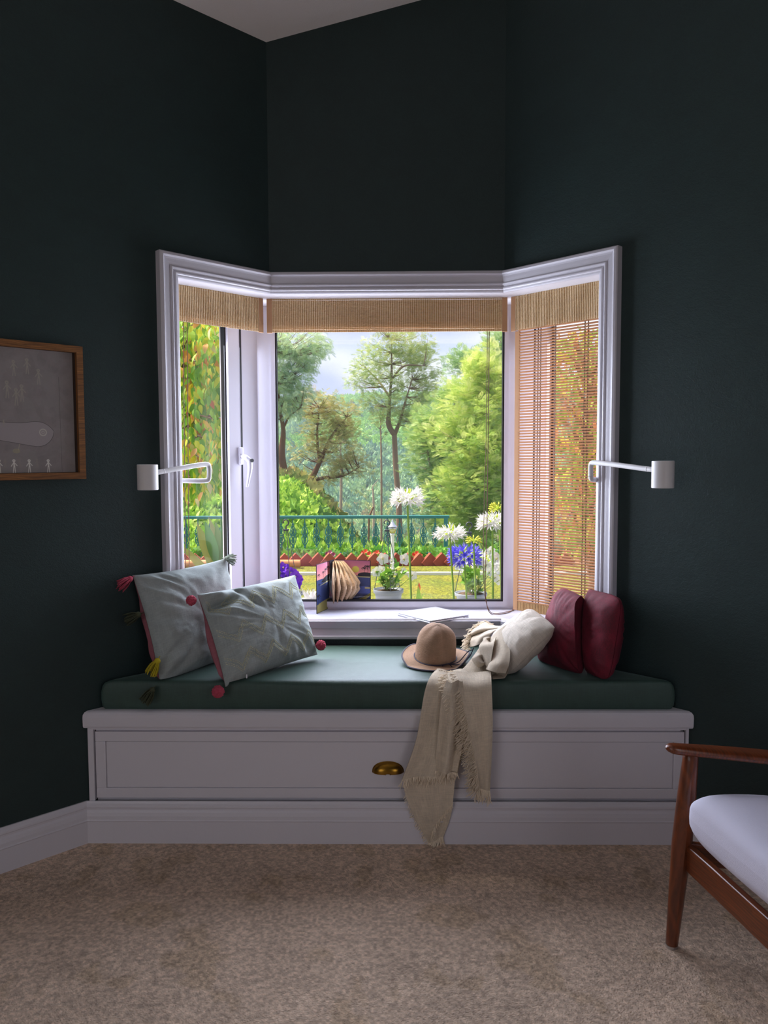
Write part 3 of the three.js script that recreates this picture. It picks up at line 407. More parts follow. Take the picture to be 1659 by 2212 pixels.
  part('gathered_cloth', [
    // broad lapel folded over the cream pillow
    loft([[A(1094, 1350, 2.90), A(1101, 1395, 2.80), A(1100, 1432, 2.72), A(1092, 1455, 2.69)], [A(1082, 1358, 2.9), A(1086, 1400, 2.79), A(1078, 1434, 2.71), A(1068, 1452, 2.69)], [A(1066, 1372, 2.9), A(1066, 1410, 2.8), A(1060, 1436, 2.72), A(1056, 1448, 2.70)], [A(1052, 1392, 2.92), A(1052, 1418, 2.83), A(1052, 1434, 2.78), A(1050, 1446, 2.73)]]),
    // open cuff under the lapel
    loft([[A(1098, 1434, 2.735), A(1099, 1446, 2.72), A(1090, 1464, 2.70), A(1064, 1481, 2.685)], [A(1084, 1431, 2.72), A(1082, 1442, 2.74), A(1074, 1458, 2.74), A(1061, 1474, 2.72)], [A(1068, 1436, 2.71), A(1064, 1448, 2.73), A(1060, 1460, 2.74), A(1058, 1472, 2.72)], [A(1056, 1448, 2.705), A(1056, 1456, 2.70), A(1056, 1464, 2.69), A(1058, 1480, 2.69)]]),
    // second roll with a dark mouth
    loft([[A(1062, 1376, 2.92), A(1048, 1400, 2.87), A(1047, 1420, 2.82), A(1056, 1446, 2.76)], [A(1050, 1380, 2.88), A(1036, 1396, 2.82), A(1040, 1412, 2.79), A(1052, 1440, 2.74)], [A(1060, 1388, 2.86), A(1050, 1394, 2.80), A(1054, 1412, 2.77), A(1058, 1440, 2.73)], [A(1072, 1376, 2.86), A(1066, 1396, 2.79), A(1062, 1420, 2.75), A(1060, 1446, 2.72)]]),
    // curl end of the roll
    loft([[A(1028, 1414, 2.83), A(1024, 1424, 2.81), A(1034, 1436, 2.79), A(1046, 1434, 2.80)], [A(1030, 1410, 2.80), A(1021, 1424, 2.77), A(1034, 1440, 2.75), A(1050, 1434, 2.77)], [A(1040, 1414, 2.78), A(1030, 1420, 2.76), A(1038, 1432, 2.745), A(1052, 1428, 2.76)], [A(1052, 1422, 2.80), A(1046, 1424, 2.79), A(1048, 1430, 2.78), A(1055, 1436, 2.77)]]),
    // flat run from under the rolls down to the pad's edge
    loft([[A(1046, 1372, 2.99), A(1034, 1416, 2.86), A(992, 1453, 2.79), A(946, 1464, 2.76)], [A(1056, 1370, 2.98), A(1030, 1408, 2.86), A(1004, 1444, 2.78), A(985, 1472, 2.73)], [A(1062, 1378, 2.95), A(1050, 1420, 2.84), A(1040, 1450, 2.76), A(1030, 1482, 2.69)], [A(1072, 1390, 2.95), A(1064, 1430, 2.84), A(1060, 1455, 2.77), A(1062, 1486, 2.685)]]),
    // crumpled end with the far fringe, against the sill
    loft([[A(1012, 1384, 3.12), A(1026, 1372, 3.1), A(1050, 1366, 3.06), A(1086, 1360, 3.0)], [A(1016, 1368, 3.1), A(1036, 1360, 3.05), A(1060, 1358, 3.02), A(1088, 1356, 2.98)], [A(1030, 1356, 3.14), A(1046, 1346, 3.12), A(1062, 1352, 3.09), A(1090, 1354, 3.02)], [A(1046, 1350, 3.17), A(1056, 1347, 3.16), A(1070, 1352, 3.12), A(1092, 1352, 3.05)]]),
    loft([[A(1016, 1398, 3.06), A(1024, 1396, 3.03), A(1034, 1392, 3.0), A(1050, 1384, 2.97)], [A(1017, 1384, 3.07), A(1030, 1380, 3.03), A(1042, 1374, 2.98), A(1064, 1366, 2.95)], [A(1022, 1374, 3.1), A(1040, 1368, 3.06), A(1056, 1362, 3.02), A(1080, 1358, 2.98)]]),
  ], M.throwc, g);
  { const r = rng(77), e1 = path([A(1013, 1404, 3.05), A(1011, 1388, 3.08), A(1016, 1374, 3.1), A(1026, 1360, 3.13), A(1044, 1347, 3.16), A(1062, 1350, 3.12)]); for (let i = 0; i < 170; i++) { const t = r(), p = P(e1(t), V(r() - 0.3, r() - 0.5, r() - 0.5), 0.016), L = 0.028 * (0.5 + 0.8 * r()), d = V(-0.7 + 0.8 * (r() - 0.5), -0.35 + 0.8 * (r() - 0.5) + 0.4 * t, 0.35).normalize(); fr.push(tube([rest(p), rest(P(p, d, L * 0.6)), rest(P(p, d, L, UP, -0.4 * L * r()))], 0.0012, 4, 3, false)); } }
  part('fringe', fr, M.fringe, g).userData = { kind: 'stuff', label: 'frayed cream fringe' };
}

// ---------------------------------------------------------------- on the sill: laptop, standing folded book
{
  const y = YS + 0.0155, q = [onY(855, 1319, y), onY(937, 1306.5, y), onY(1018, 1330, y), onY(932, 1343, y)], c = q[0].clone().add(q[2]).multiplyScalar(0.5);
  const a = q[2].clone().sub(q[3]).add(q[1].clone().sub(q[0])), ang = Math.atan2(-a.z, a.x), b = q[0].clone().sub(q[3]).add(q[1].clone().sub(q[2]));
  const W = Math.min(0.32, a.length() / 2), D = Math.min(0.225, b.length() / 2), g = thing('laptop', 'closed thin silver laptop lying askew on the window sill', 'laptop', V(c.x, YS, c.z)); g.rotation.y = ang;
  part('base', rbx(W, 0.0075, D, 0.003, 3).translate(0, 0.0045, 0), M.alu, g, true);
  part('lid', rbx(W, 0.006, D, 0.0028, 3).translate(0, 0.0122, 0), M.alu, g, true);
  for (let i = 0; i < 4; i++) part('port', bx(0.009, 0.0028, 0.002).translate(W / 2 - 0.03 - i * 0.018, 0.0045, D / 2 - 0.0002), M.aluDark, g, true);
  const s = new THREE.Shape(); s.moveTo(0, -0.014); s.bezierCurveTo(0.006, -0.018, 0.013, -0.008, 0.012, -0.003); s.bezierCurveTo(0.007, -0.001, 0.008, 0.005, 0.012, 0.006); s.bezierCurveTo(0.009, 0.011, 0.004, 0.01, 0, 0.008); s.bezierCurveTo(-0.006, 0.012, -0.013, 0.007, -0.013, -0.001); s.bezierCurveTo(-0.013, -0.008, -0.006, -0.018, 0, -0.014);
  const leaf = new THREE.Shape(); leaf.moveTo(0, 0.0095); leaf.quadraticCurveTo(0.0005, 0.0145, 0.0055, 0.016); leaf.quadraticCurveTo(0.0055, 0.011, 0, 0.0095);
  part('emblem', [new THREE.ExtrudeGeometry(s, { depth: 0.0004, bevelEnabled: false }), new THREE.ExtrudeGeometry(leaf, { depth: 0.0004, bevelEnabled: false })].map((k) => k.rotateX(-Math.PI / 2).translate(0, 0.0151, 0)), mat(0xf4f6ff, 0.08, { metalness: 0.4 }), g, true);
}
{ // book art: covers open, leaves folded into a scalloped fan
  function cover(kind) { const cv = document.createElement('canvas'); cv.width = 512; cv.height = 768; const c = cv.getContext('2d'), W = 512, H = 768;
    const sky = c.createLinearGradient(0, 0, 0, 250); sky.addColorStop(0, '#9c5570'); sky.addColorStop(1, '#d98f86'); c.fillStyle = sky; c.fillRect(0, 0, W, 260);
    c.fillStyle = '#33406f'; c.fillRect(0, 250, W, H); const palm = (x, y, s, f = '#1c1a22') => { c.strokeStyle = c.fillStyle = f; c.lineWidth = 6 * s; c.beginPath(); c.moveTo(x, y); c.quadraticCurveTo(x + 10 * s, y - 50 * s, x + 2 * s, y - 100 * s); c.stroke(); for (let i = 0; i < 8; i++) { const a = i / 8 * 6.28; c.lineWidth = 7 * s; c.beginPath(); c.moveTo(x + 2 * s, y - 100 * s); c.quadraticCurveTo(x + Math.cos(a) * 30 * s, y - 112 * s + Math.sin(a) * 22 * s - 8 * s, x + Math.cos(a) * 50 * s, y - 90 * s + Math.sin(a) * 28 * s); c.stroke(); } };
    if (kind) { // right board: sun, island, yellow boat
      c.fillStyle = '#b9b04c'; c.beginPath(); c.arc(300, 150, 52, 0, 6.3); c.fill(); c.fillStyle = '#1f1f28'; c.beginPath(); c.ellipse(440, 235, 110, 42, 0, 0, 6.3); c.fill(); c.fillStyle = '#b9b07a'; c.fillRect(300, 262, 212, 14); palm(470, 220, 1.15); palm(420, 210, 0.8);
      c.fillStyle = '#4a5aa0'; c.fillRect(0, 420, W, 120); c.fillStyle = '#a39a3c'; c.beginPath(); c.moveTo(60, 690); c.quadraticCurveTo(300, 690, 512, 520); c.lineTo(512, 560); c.quadraticCurveTo(380, 720, 120, 740); c.fill(); c.strokeStyle = '#2a2a20'; c.lineWidth = 5; for (let i = 0; i < 3; i++) { c.beginPath(); c.moveTo(170 + i * 30, 690 - i * 20); c.quadraticCurveTo(350, 660 - i * 24, 500, 560 - i * 8); c.stroke(); }
      c.fillStyle = '#8f8a3a'; c.beginPath(); c.moveTo(0, 768); c.lineTo(0, 690); c.quadraticCurveTo(120, 690, 260, 768); c.fill(); c.fillStyle = '#a59a70'; c.fillRect(430, 430, 82, 30); palm(500, 470, 0.5);
    } else { c.fillStyle = '#17161c'; c.beginPath(); c.moveTo(130, 300); c.quadraticCurveTo(260, 190, 400, 215); c.lineTo(512, 190); c.lineTo(512, 300); c.quadraticCurveTo(300, 330, 130, 300); c.fill(); palm(190, 240, 0.85); palm(260, 220, 0.95); palm(320, 210, 1.1); palm(420, 230, 1.2); palm(60, 270, 0.9); c.fillStyle = '#a7a273'; c.beginPath(); c.moveTo(90, 352); c.quadraticCurveTo(260, 300, 500, 300); c.quadraticCurveTo(300, 330, 90, 352); c.fill();
      c.fillStyle = '#8d8550'; c.beginPath(); c.moveTo(0, 768); c.lineTo(0, 640); c.quadraticCurveTo(200, 590, 512, 590); c.lineTo(512, 768); c.fill(); palm(40, 640, 1.3); palm(70, 400, 0.7); }
    c.strokeStyle = '#15131a'; c.lineWidth = 14; c.strokeRect(0, 0, W, H);
    const t = new THREE.CanvasTexture(cv); t.colorSpace = THREE.SRGBColorSpace; t.wrapS = t.wrapT = THREE.ClampToEdgeWrapping; return t; }
  const Hh = 0.218, y0 = YS + 0.001, yc = y0 + Hh / 2, sp = onY(722, 1309, y0), L = onY(684, 1326, y0), Rp = onY(801, 1313, y0), g = thing('folded_book', 'open paperback standing on the sill, leaves folded into a scalloped fan', 'book', sp);
  const board = (a, b, m) => { const d = b.clone().sub(a).setY(0), w = d.length(); d.normalize(); const n = d.clone().cross(UP).negate(); if (n.z < 0) n.negate(); const gm = bx(w, Hh, 0.0025), u = gm.attributes.uv, p = gm.attributes.position; for (let i = 0; i < p.count; i++) u.setXY(i, p.getX(i) / w + 0.5, p.getY(i) / Hh + 0.5); return gm.applyMatrix4(frameM(V((a.x + b.x) / 2, yc, (a.z + b.z) / 2), d, UP, d.clone().cross(UP))); };
  const edge = mat(0x1a171e, 0.6);
  part('front_board', board(L, sp, 0), mat(0xffffff, 0.85, { map: cover(0), specularIntensity: 0.4 }), g); part('back_board', board(P(sp, V(1, 0, 0), 0.004), Rp, 0), mat(0xffffff, 0.7, { map: cover(1), specularIntensity: 0.5 }), g);
  part('endpaper', bx(0.0015, Hh * 0.99, 0.05).rotateY(-0.35).translate(sp.x - 0.006, yc, sp.z + 0.028), mat(0x2a3358, 0.6), g);
  const text = tex(256, (x, y) => { const ln = (y * 40) % 1, on = ln > 0.35 && ln < 0.72 && noise(x * 70, Math.floor(y * 40), 3) > 0.36 && x > 0.12 && x < 0.9, v = 0.9 + 0.06 * (fbm(x * 8, y * 8, 2, 2) - 0.5); return on ? [v * 0.5, v * 0.46, v * 0.42] : [v, v * 0.92, v * 0.83]; }, [1, 1]);
  const paper = mat(0xf2e2cc, 0.85, { map: text }), S0 = P(sp, nC, 0.004), NR = 6;
  for (let k = 0; k < NR; k++) { // one rib of folded leaves
    const th = (3 + k * 13) * R, dir = V(Math.sin(th), 0, Math.cos(th)), nrm = V(Math.cos(th), 0, -Math.sin(th)), rows = [];
    for (let i = 0; i <= 24; i++) { const v = i / 24, e = v > 0.48 ? (v - 0.48) / 0.52 : (0.48 - v) / 0.48, r = 0.05 + 0.098 * Math.pow(1 - e, 0.85), w = 0.0035 + 0.0055 * (1 - e), row = [], y = y0 + 0.002 + v * (Hh - 0.006), cut = 0.018 * Math.exp(-(((v - 0.48) / 0.05) ** 2)); for (let j = 0; j <= 16; j++) { const t = (j / 16 - 0.5) * 2, q = 1 - Math.abs(t), rr = (r - cut) * Math.pow(Math.min(1, 1.02 - Math.pow(Math.abs(t), 3)), 1), ww = w * Math.sign(t) * Math.sin(Math.min(1, q * 3.2 + 0.05) * Math.PI / 2) * (0.25 + 0.75 * Math.min(1, (1 - Math.abs(t)) * 6)); row.push(P(S0, dir, Math.max(0.002, r * (1 - Math.abs(t)) - (Math.abs(t) < 0.01 ? cut : 0)), nrm, (q > 0.97 ? 0 : w * Math.sign(t) * Math.pow(Math.sin(Math.min(1, q * 1.02) * Math.PI), 0.45)), UP, y - S0.y)); } rows.push(row); }
    part('folded_leaves', quads(rows, false, (i, j) => [Math.abs(j / 16 - 0.5) * 2, i / 24]), paper, g);
  }
}

// ---------------------------------------------------------------- bamboo blinds
const reedTex = null;
function valance(parent, O, A, N, w, y0, y1, tapeAt, seed) {
  const m = frameM(O, A, UP, N), r = rng(seed), B = (x, y, z, cx, cy, cz) => bx(x, y, z).translate(cx, cy, cz).applyMatrix4(m), reeds = [], warps = [], n = Math.round((y1 - y0) / 0.0062), n2 = Math.round(w / 0.0078);
  for (let i = 0; i < n; i++) { const y = y0 + (i + 0.5) * (y1 - y0) / n; let x = 0; while (x < w) { const L = Math.min(w - x, 0.12 + 0.3 * r()); reeds.push(B(L - 0.0008, 0.0047 + 0.0008 * r(), 0.0022, x + L / 2, y + 0.0004 * (r() - 0.5), 0.0006 * (r() - 0.5))); x += L; } }
  for (let i = 0; i <= n2; i++) warps.push(B(0.0018, y1 - y0, 0.0016, Math.min(w - 0.001, i * w / n2 + 0.0006 * (r() - 0.5)), (y0 + y1) / 2, 0.0022));
  part('valance_reeds', reeds, M.reed, parent).userData = { kind: 'stuff' }; part('valance_warp', warps, M.warp, parent).userData = { kind: 'stuff' };
  for (const [a, b] of tapeAt) part('edge_tape', B(b - a, y1 - y0 + 0.004, 0.006, (a + b) / 2, (y0 + y1) / 2, 0.001), M.tape, parent);
  part('backing_roll', B(w - 0.02, y1 - y0 - 0.02, 0.02, w / 2, (y0 + y1) / 2 + 0.004, -0.02), M.reed, parent);
}
const RB = 0.085, vy0 = 1.894, vy1 = YT - 0.0;
const bCL = offCorner(CL, RB), bCR = offCorner(CR, RB), cordOf = (pts, parent, r = 0.0016) => part('pull_cord', tube(pts, r, 6, pts.length * 6), M.cordBrown, parent);
{
  const inL = dL.clone().negate(), w = TE_L + RB * T8 - 0.012, O = P(bCL, dL, w + 0.01), g = thing('bamboo_blind', 'bamboo roll-up blind drawn up over the left window', 'blind', P(O, UP, vy1));
  valance(g, P(O), inL, nL, w, vy0, vy1, [[w - 0.022, w]], 1);
  for (const u of [397, 405]) { const a = onPlane(u, 720, P(bCL, nL, -0.03), nL), b = onPlane(u + 3, 1236, P(bCL, nL, -0.03), nL); cordOf([a.setY(vy0 + 0.02), a.clone().lerp(b, 0.5), b.setY(YS + 0.03)], g); }
}
{
  const w = bCR.x - bCL.x - 0.02, O = P(bCL, V(1, 0, 0), 0.01), g = thing('bamboo_blind', 'bamboo roll-up blind drawn up over the middle window', 'blind', P(O, UP, vy1));
  valance(g, O, V(1, 0, 0), nC, w, vy0, vy1, [[0, 0.022], [w - 0.022, w]], 2);
  const z = O.z - 0.03, q = (u, v) => onPlane(u, v, V(0, 0, z), nC);
  cordOf([q(1057, 700), q(1055, 900), q(1052, 1130), q(1050, 1296), q(1060, 1318).setY(YS + 0.004), onY(1085, 1326, YS + 0.003), onY(1104, 1320, YS + 0.003), onY(1112, 1312, YS + 0.006)], g, 0.0019);
  cordOf([q(1053, 700), q(1051, 900), q(1049, 1296), q(1062, 1316).setY(YS + 0.007), onY(1092, 1322, YS + 0.003), onY(1110, 1318, YS + 0.003)], g, 0.0014);
}
{
  const w = TE_R + RB * T8 - 0.012, O = P(bCR, dR, 0.01), g = thing('bamboo_blind', 'bamboo slat blind lowered over the right window', 'blind', P(O, UP, vy1));
  valance(g, O, dR, nR, w, vy0, vy1, [[0, 0.022]], 3);
  const m = frameM(P(O, nR, -0.03), dR, UP, nR), B = (x, y, z, cx, cy, cz = 0) => bx(x, y, z).translate(cx, cy, cz).applyMatrix4(m), yb = 0.735, n = Math.round((vy0 + 0.02 - yb) / 0.0118), r = rng(5);
  const sg = new THREE.CylinderGeometry(0.0041, 0.0041, w - 0.02, 6).rotateZ(Math.PI / 2).applyMatrix4(m.clone().setPosition(0, 0, 0));
  for (let i = 0; i < n; i++) { const s = new THREE.Mesh(sg, M.slat); s.name = 'slat'; s.position.copy(V(w / 2 + 0.006, yb + (i + 0.5) * 0.0118 + 0.0012 * (r() - 0.5), 0.0008 * (r() - 0.5)).applyMatrix4(m)).sub(wpos(g)); g.add(s); shade(s); }
  for (const x of [0.115, 0.128, 0.2, 0.335, 0.35, w - 0.014]) part('ladder_cord', B(0.0011, vy0 - yb + 0.03, 0.0066, x, (vy0 + yb) / 2), M.cordBrown, g);
  part('side_tape', B(0.022, vy0 - 0.7, 0.007, 0.011, (vy0 + 0.7) / 2), M.tape, g);
  const hem = []; for (let i = 0; i < 7; i++) hem.push(B(w - 0.02, 0.005, 0.004, w / 2 + 0.01, 0.702 + i * 0.0056)); for (let x = 0.02; x < w; x += 0.0078) hem.push(B(0.0018, 0.04, 0.005, x, 0.72, 0.001)); part('hem', hem, M.reed, g).userData = { kind: 'stuff' };
  const e = P(O, dR, w - 0.018, nR, 0.006); cordOf([e.clone().setY(vy0), e.clone().setY(1.5), e.clone().setY(1.19)], g, 0.002);
  part('cord_weight', new THREE.LatheGeometry([[0.001, 0], [0.005, 0.006], [0.006, 0.02], [0.0035, 0.036], [0.001, 0.042]].map((p) => new THREE.Vector2(...p)), 12).translate(e.x, 1.155, e.z), M.walnut, g);
}

// ---------------------------------------------------------------- swing-arm wall lamps
function lamp(label, root, elbowLow, shadePos, inward) {
  const g = thing('wall_lamp', label, 'lamp', root), high = elbowLow.clone().setY(elbowLow.y + 0.064), sh = 0.0905, sr = 0.036;
  part('wall_plate', new THREE.CylinderGeometry(0.022, 0.022, 0.012, 24).rotateZ(Math.PI / 2).rotateY(Math.atan2(-inward.z, inward.x)).translate(...root), M.lampWhite, g);
  const arr = [], a = root.clone(), d = elbowLow.clone().sub(a).normalize(), d2 = shadePos.clone().setY(shadePos.y + 0.012).sub(high).normalize();
  const bend = (p, q, s) => [P(p, d, -0.012), P(p, d, -0.003, UP, 0.003), P(p, UP, 0.012)];
  part('lower_arm', tube([a, P(elbowLow, d, -0.012), P(elbowLow, d, -0.0035, UP, 0.0035), P(elbowLow, UP, 0.013)], 0.0092, 12, 40), M.lampWhite, g);
  part('upper_arm', [tube([P(elbowLow, UP, 0.012), P(high, UP, -0.012), P(high, UP, -0.0035, d2, 0.0035), P(high, d2, 0.014), P(shadePos, UP, 0.012, d2, -sr)], 0.0092, 12, 60), tube([P(shadePos, UP, 0.012, d2, -sr - 0.036), P(shadePos, UP, 0.012, d2, -sr - 0.033)], 0.0098, 12)], M.lampWhite, g);
  const pr = [[0.0, sh / 2 - 0.004], [sr - 0.004, sh / 2 - 0.004], [sr - 0.002, sh / 2], [sr, sh / 2 - 0.002], [sr, -sh / 2 + 0.002], [sr - 0.002, -sh / 2], [sr - 0.004, -sh / 2 + 0.002], [sr - 0.004, sh / 2 - 0.012], [0, sh / 2 - 0.012]].map((p) => new THREE.Vector2(...p));
  part('lamp_shade', new THREE.LatheGeometry(pr, 40).translate(...shadePos), M.lampWhite, g);
}
{
  const yl = 1.268, rootL = P(onL(TE_L - 0.004, yl, 0.05)), eL = onPlane(452, 1038, onL(0, 0, -0.045), nL); rootL.y = eL.y;
  lamp('white swing-arm reading lamp left of the window, near the drawing', rootL, eL, at(319, 1031, 2.74), V(-S, 0, S));
  const rootR = P(onR(TE_R - 0.004, yl + 0.006, 0.05)), eR = onPlane(1276, 1036, onR(0, 0, -0.045), nR); rootR.y = eR.y;
  lamp('white swing-arm reading lamp right of the window, before the bare wall', rootR, eR, at(1432, 1025, 2.58), V(S, 0, S));
}

// ---------------------------------------------------------------- framed drawing on the left wall
{
  const TRc = onPlane(178, 749, onL(0, 0, -0.022), nL), BRc = onPlane(184, 1034, onL(0, 0, -0.022), nL), t = TRc.clone().setY(0).sub(CL).dot(dL), yT = TRc.y, yB = BRc.y, W = 0.62, fw = 0.021, A = dL.clone().negate(), O = onL(t + W, 0, 0), m = frameM(O, A, UP, nL), B = (a, b, c, d, z0, z1) => rbx(b - a, d - c, z1 - z0, 0.0012).translate((a + b) / 2, (c + d) / 2, (z0 + z1) / 2).applyMatrix4(m);
  const g = thing('framed_drawing', 'pale pencil drawing in a thin oak frame on the left wall', 'picture', onL(t + W / 2, yB));
  const mitre = (a, b, c, d, hor) => { const s = new THREE.Shape((hor === 't' ? [[a, d], [b, d], [b - fw, c], [a + fw, c]] : hor === 'b' ? [[a, c], [b, c], [b - fw, d], [a + fw, d]] : hor === 'r' ? [[b, c], [b, d], [a, d - fw], [a, c + fw]] : [[a, c], [a, d], [b, d - fw], [b, c + fw]]).map((p) => new THREE.Vector2(...p))); return new THREE.ExtrudeGeometry(s, { depth: 0.02, bevelEnabled: true, bevelSize: 0.0008, bevelThickness: 0.001, bevelSegments: 1 }).translate(0, 0, 0.002).applyMatrix4(m); };
  part('frame_bar', mitre(0, W, yT - fw, yT, 't'), M.oak, g); part('frame_bar', mitre(0, W, yB, yB + fw, 'b'), M.oak, g); part('frame_bar', mitre(W - fw, W, yB, yT, 'r'), M.oak, g); part('frame_bar', mitre(0, fw, yB, yT, 'l'), M.oak, g);
  const cv = document.createElement('canvas'); cv.width = 1240; cv.height = 910; const c = cv.getContext('2d'), r = rng(4); c.fillStyle = '#8a8482'; c.fillRect(0, 0, 1240, 910);
  for (let i = 0; i < 500; i++) { c.fillStyle = r() > 0.5 ? 'rgba(120,112,110,.12)' : 'rgba(150,144,142,.12)'; c.beginPath(); c.ellipse(r() * 1240, r() * 910, 20 + 60 * r(), 14 + 30 * r(), r() * 3, 0, 6.3); c.fill(); }
  c.fillStyle = '#9d9596'; c.beginPath(); c.moveTo(0, 470); c.bezierCurveTo(500, 520, 800, 560, 900, 540); c.bezierCurveTo(1010, 510, 1060, 560, 1090, 600); c.bezierCurveTo(1080, 680, 1020, 720, 960, 716); c.bezierCurveTo(760, 690, 500, 600, 0, 690); c.fill(); c.strokeStyle = 'rgba(70,64,62,.8)'; c.lineWidth = 3; c.stroke();
  c.strokeStyle = 'rgba(205,200,186,.7)'; c.lineWidth = 7; c.beginPath(); c.arc(1010, 610, 24, 0, 6.3); c.stroke(); c.lineWidth = 3; c.beginPath(); c.arc(1010, 610, 10, 0, 6.3); c.stroke();
  const fig = (x, y, s, col) => { c.strokeStyle = col; c.lineCap = 'round'; c.lineWidth = 9 * s; c.beginPath(); c.arc(x, y - 62 * s, 7 * s, 0, 6.3); c.stroke(); c.lineWidth = 12 * s; c.beginPath(); c.moveTo(x, y - 48 * s); c.lineTo(x + 2 * s, y - 18 * s); c.stroke(); c.lineWidth = 6 * s; c.beginPath(); c.moveTo(x - 2 * s, y - 16 * s); c.lineTo(x - 7 * s, y + 30 * s); c.moveTo(x + 5 * s, y - 16 * s); c.lineTo(x + 9 * s, y + 30 * s); c.moveTo(x - 4 * s, y - 44 * s); c.lineTo(x - 20 * s, y - 20 * s); c.moveTo(x + 6 * s, y - 44 * s); c.lineTo(x + 22 * s, y - 24 * s); c.stroke(); };
  for (const [x, y, s] of [[820, 170, 1.1], [912, 150, 1.1], [990, 220, 1.1], [770, 330, 1.2], [830, 380, 1.2], [870, 350, 1.2], [640, 300, 1], [520, 240, 1], [400, 350, 1.1], [300, 200, 1], [740, 560, 0.5]]) fig(x, y, s, 'rgba(160,154,140,.75)');
  for (const x of [60, 170, 300, 420, 560, 700, 800, 905, 1040]) fig(x, 880, 0.95, 'rgba(222,218,210,.85)'); for (const x of [740, 840, 960]) fig(x, 850, 0.6, 'rgba(150,140,132,.7)');
  c.fillStyle = 'rgba(158,150,128,.8)'; c.beginPath(); c.ellipse(820, 750, 26, 18, 0, 0, 6.3); c.fill(); c.strokeStyle = 'rgba(168,160,138,.8)'; c.lineWidth = 5; c.beginPath(); c.moveTo(834, 744); c.lineTo(842, 700); c.stroke(); c.strokeStyle = 'rgba(60,56,54,.55)'; c.lineWidth = 2; c.beginPath(); c.moveTo(1135, 190); c.lineTo(1140, 905); c.stroke();
  const tx = new THREE.CanvasTexture(cv); tx.colorSpace = THREE.SRGBColorSpace; const pl = new THREE.PlaneGeometry(W - 2 * fw - 0.012, yT - yB - 2 * fw - 0.004).translate(W / 2 - 0.005, (yT + yB) / 2, 0.011).applyMatrix4(m);
  part('paper', pl, mat(0xffffff, 0.85, { map: tx }), g); part('mount', B(0.004, W - 0.004, yB + 0.004, yT - 0.004, 0.002, 0.008), mat(0x3a2a20, 0.9), g);
}

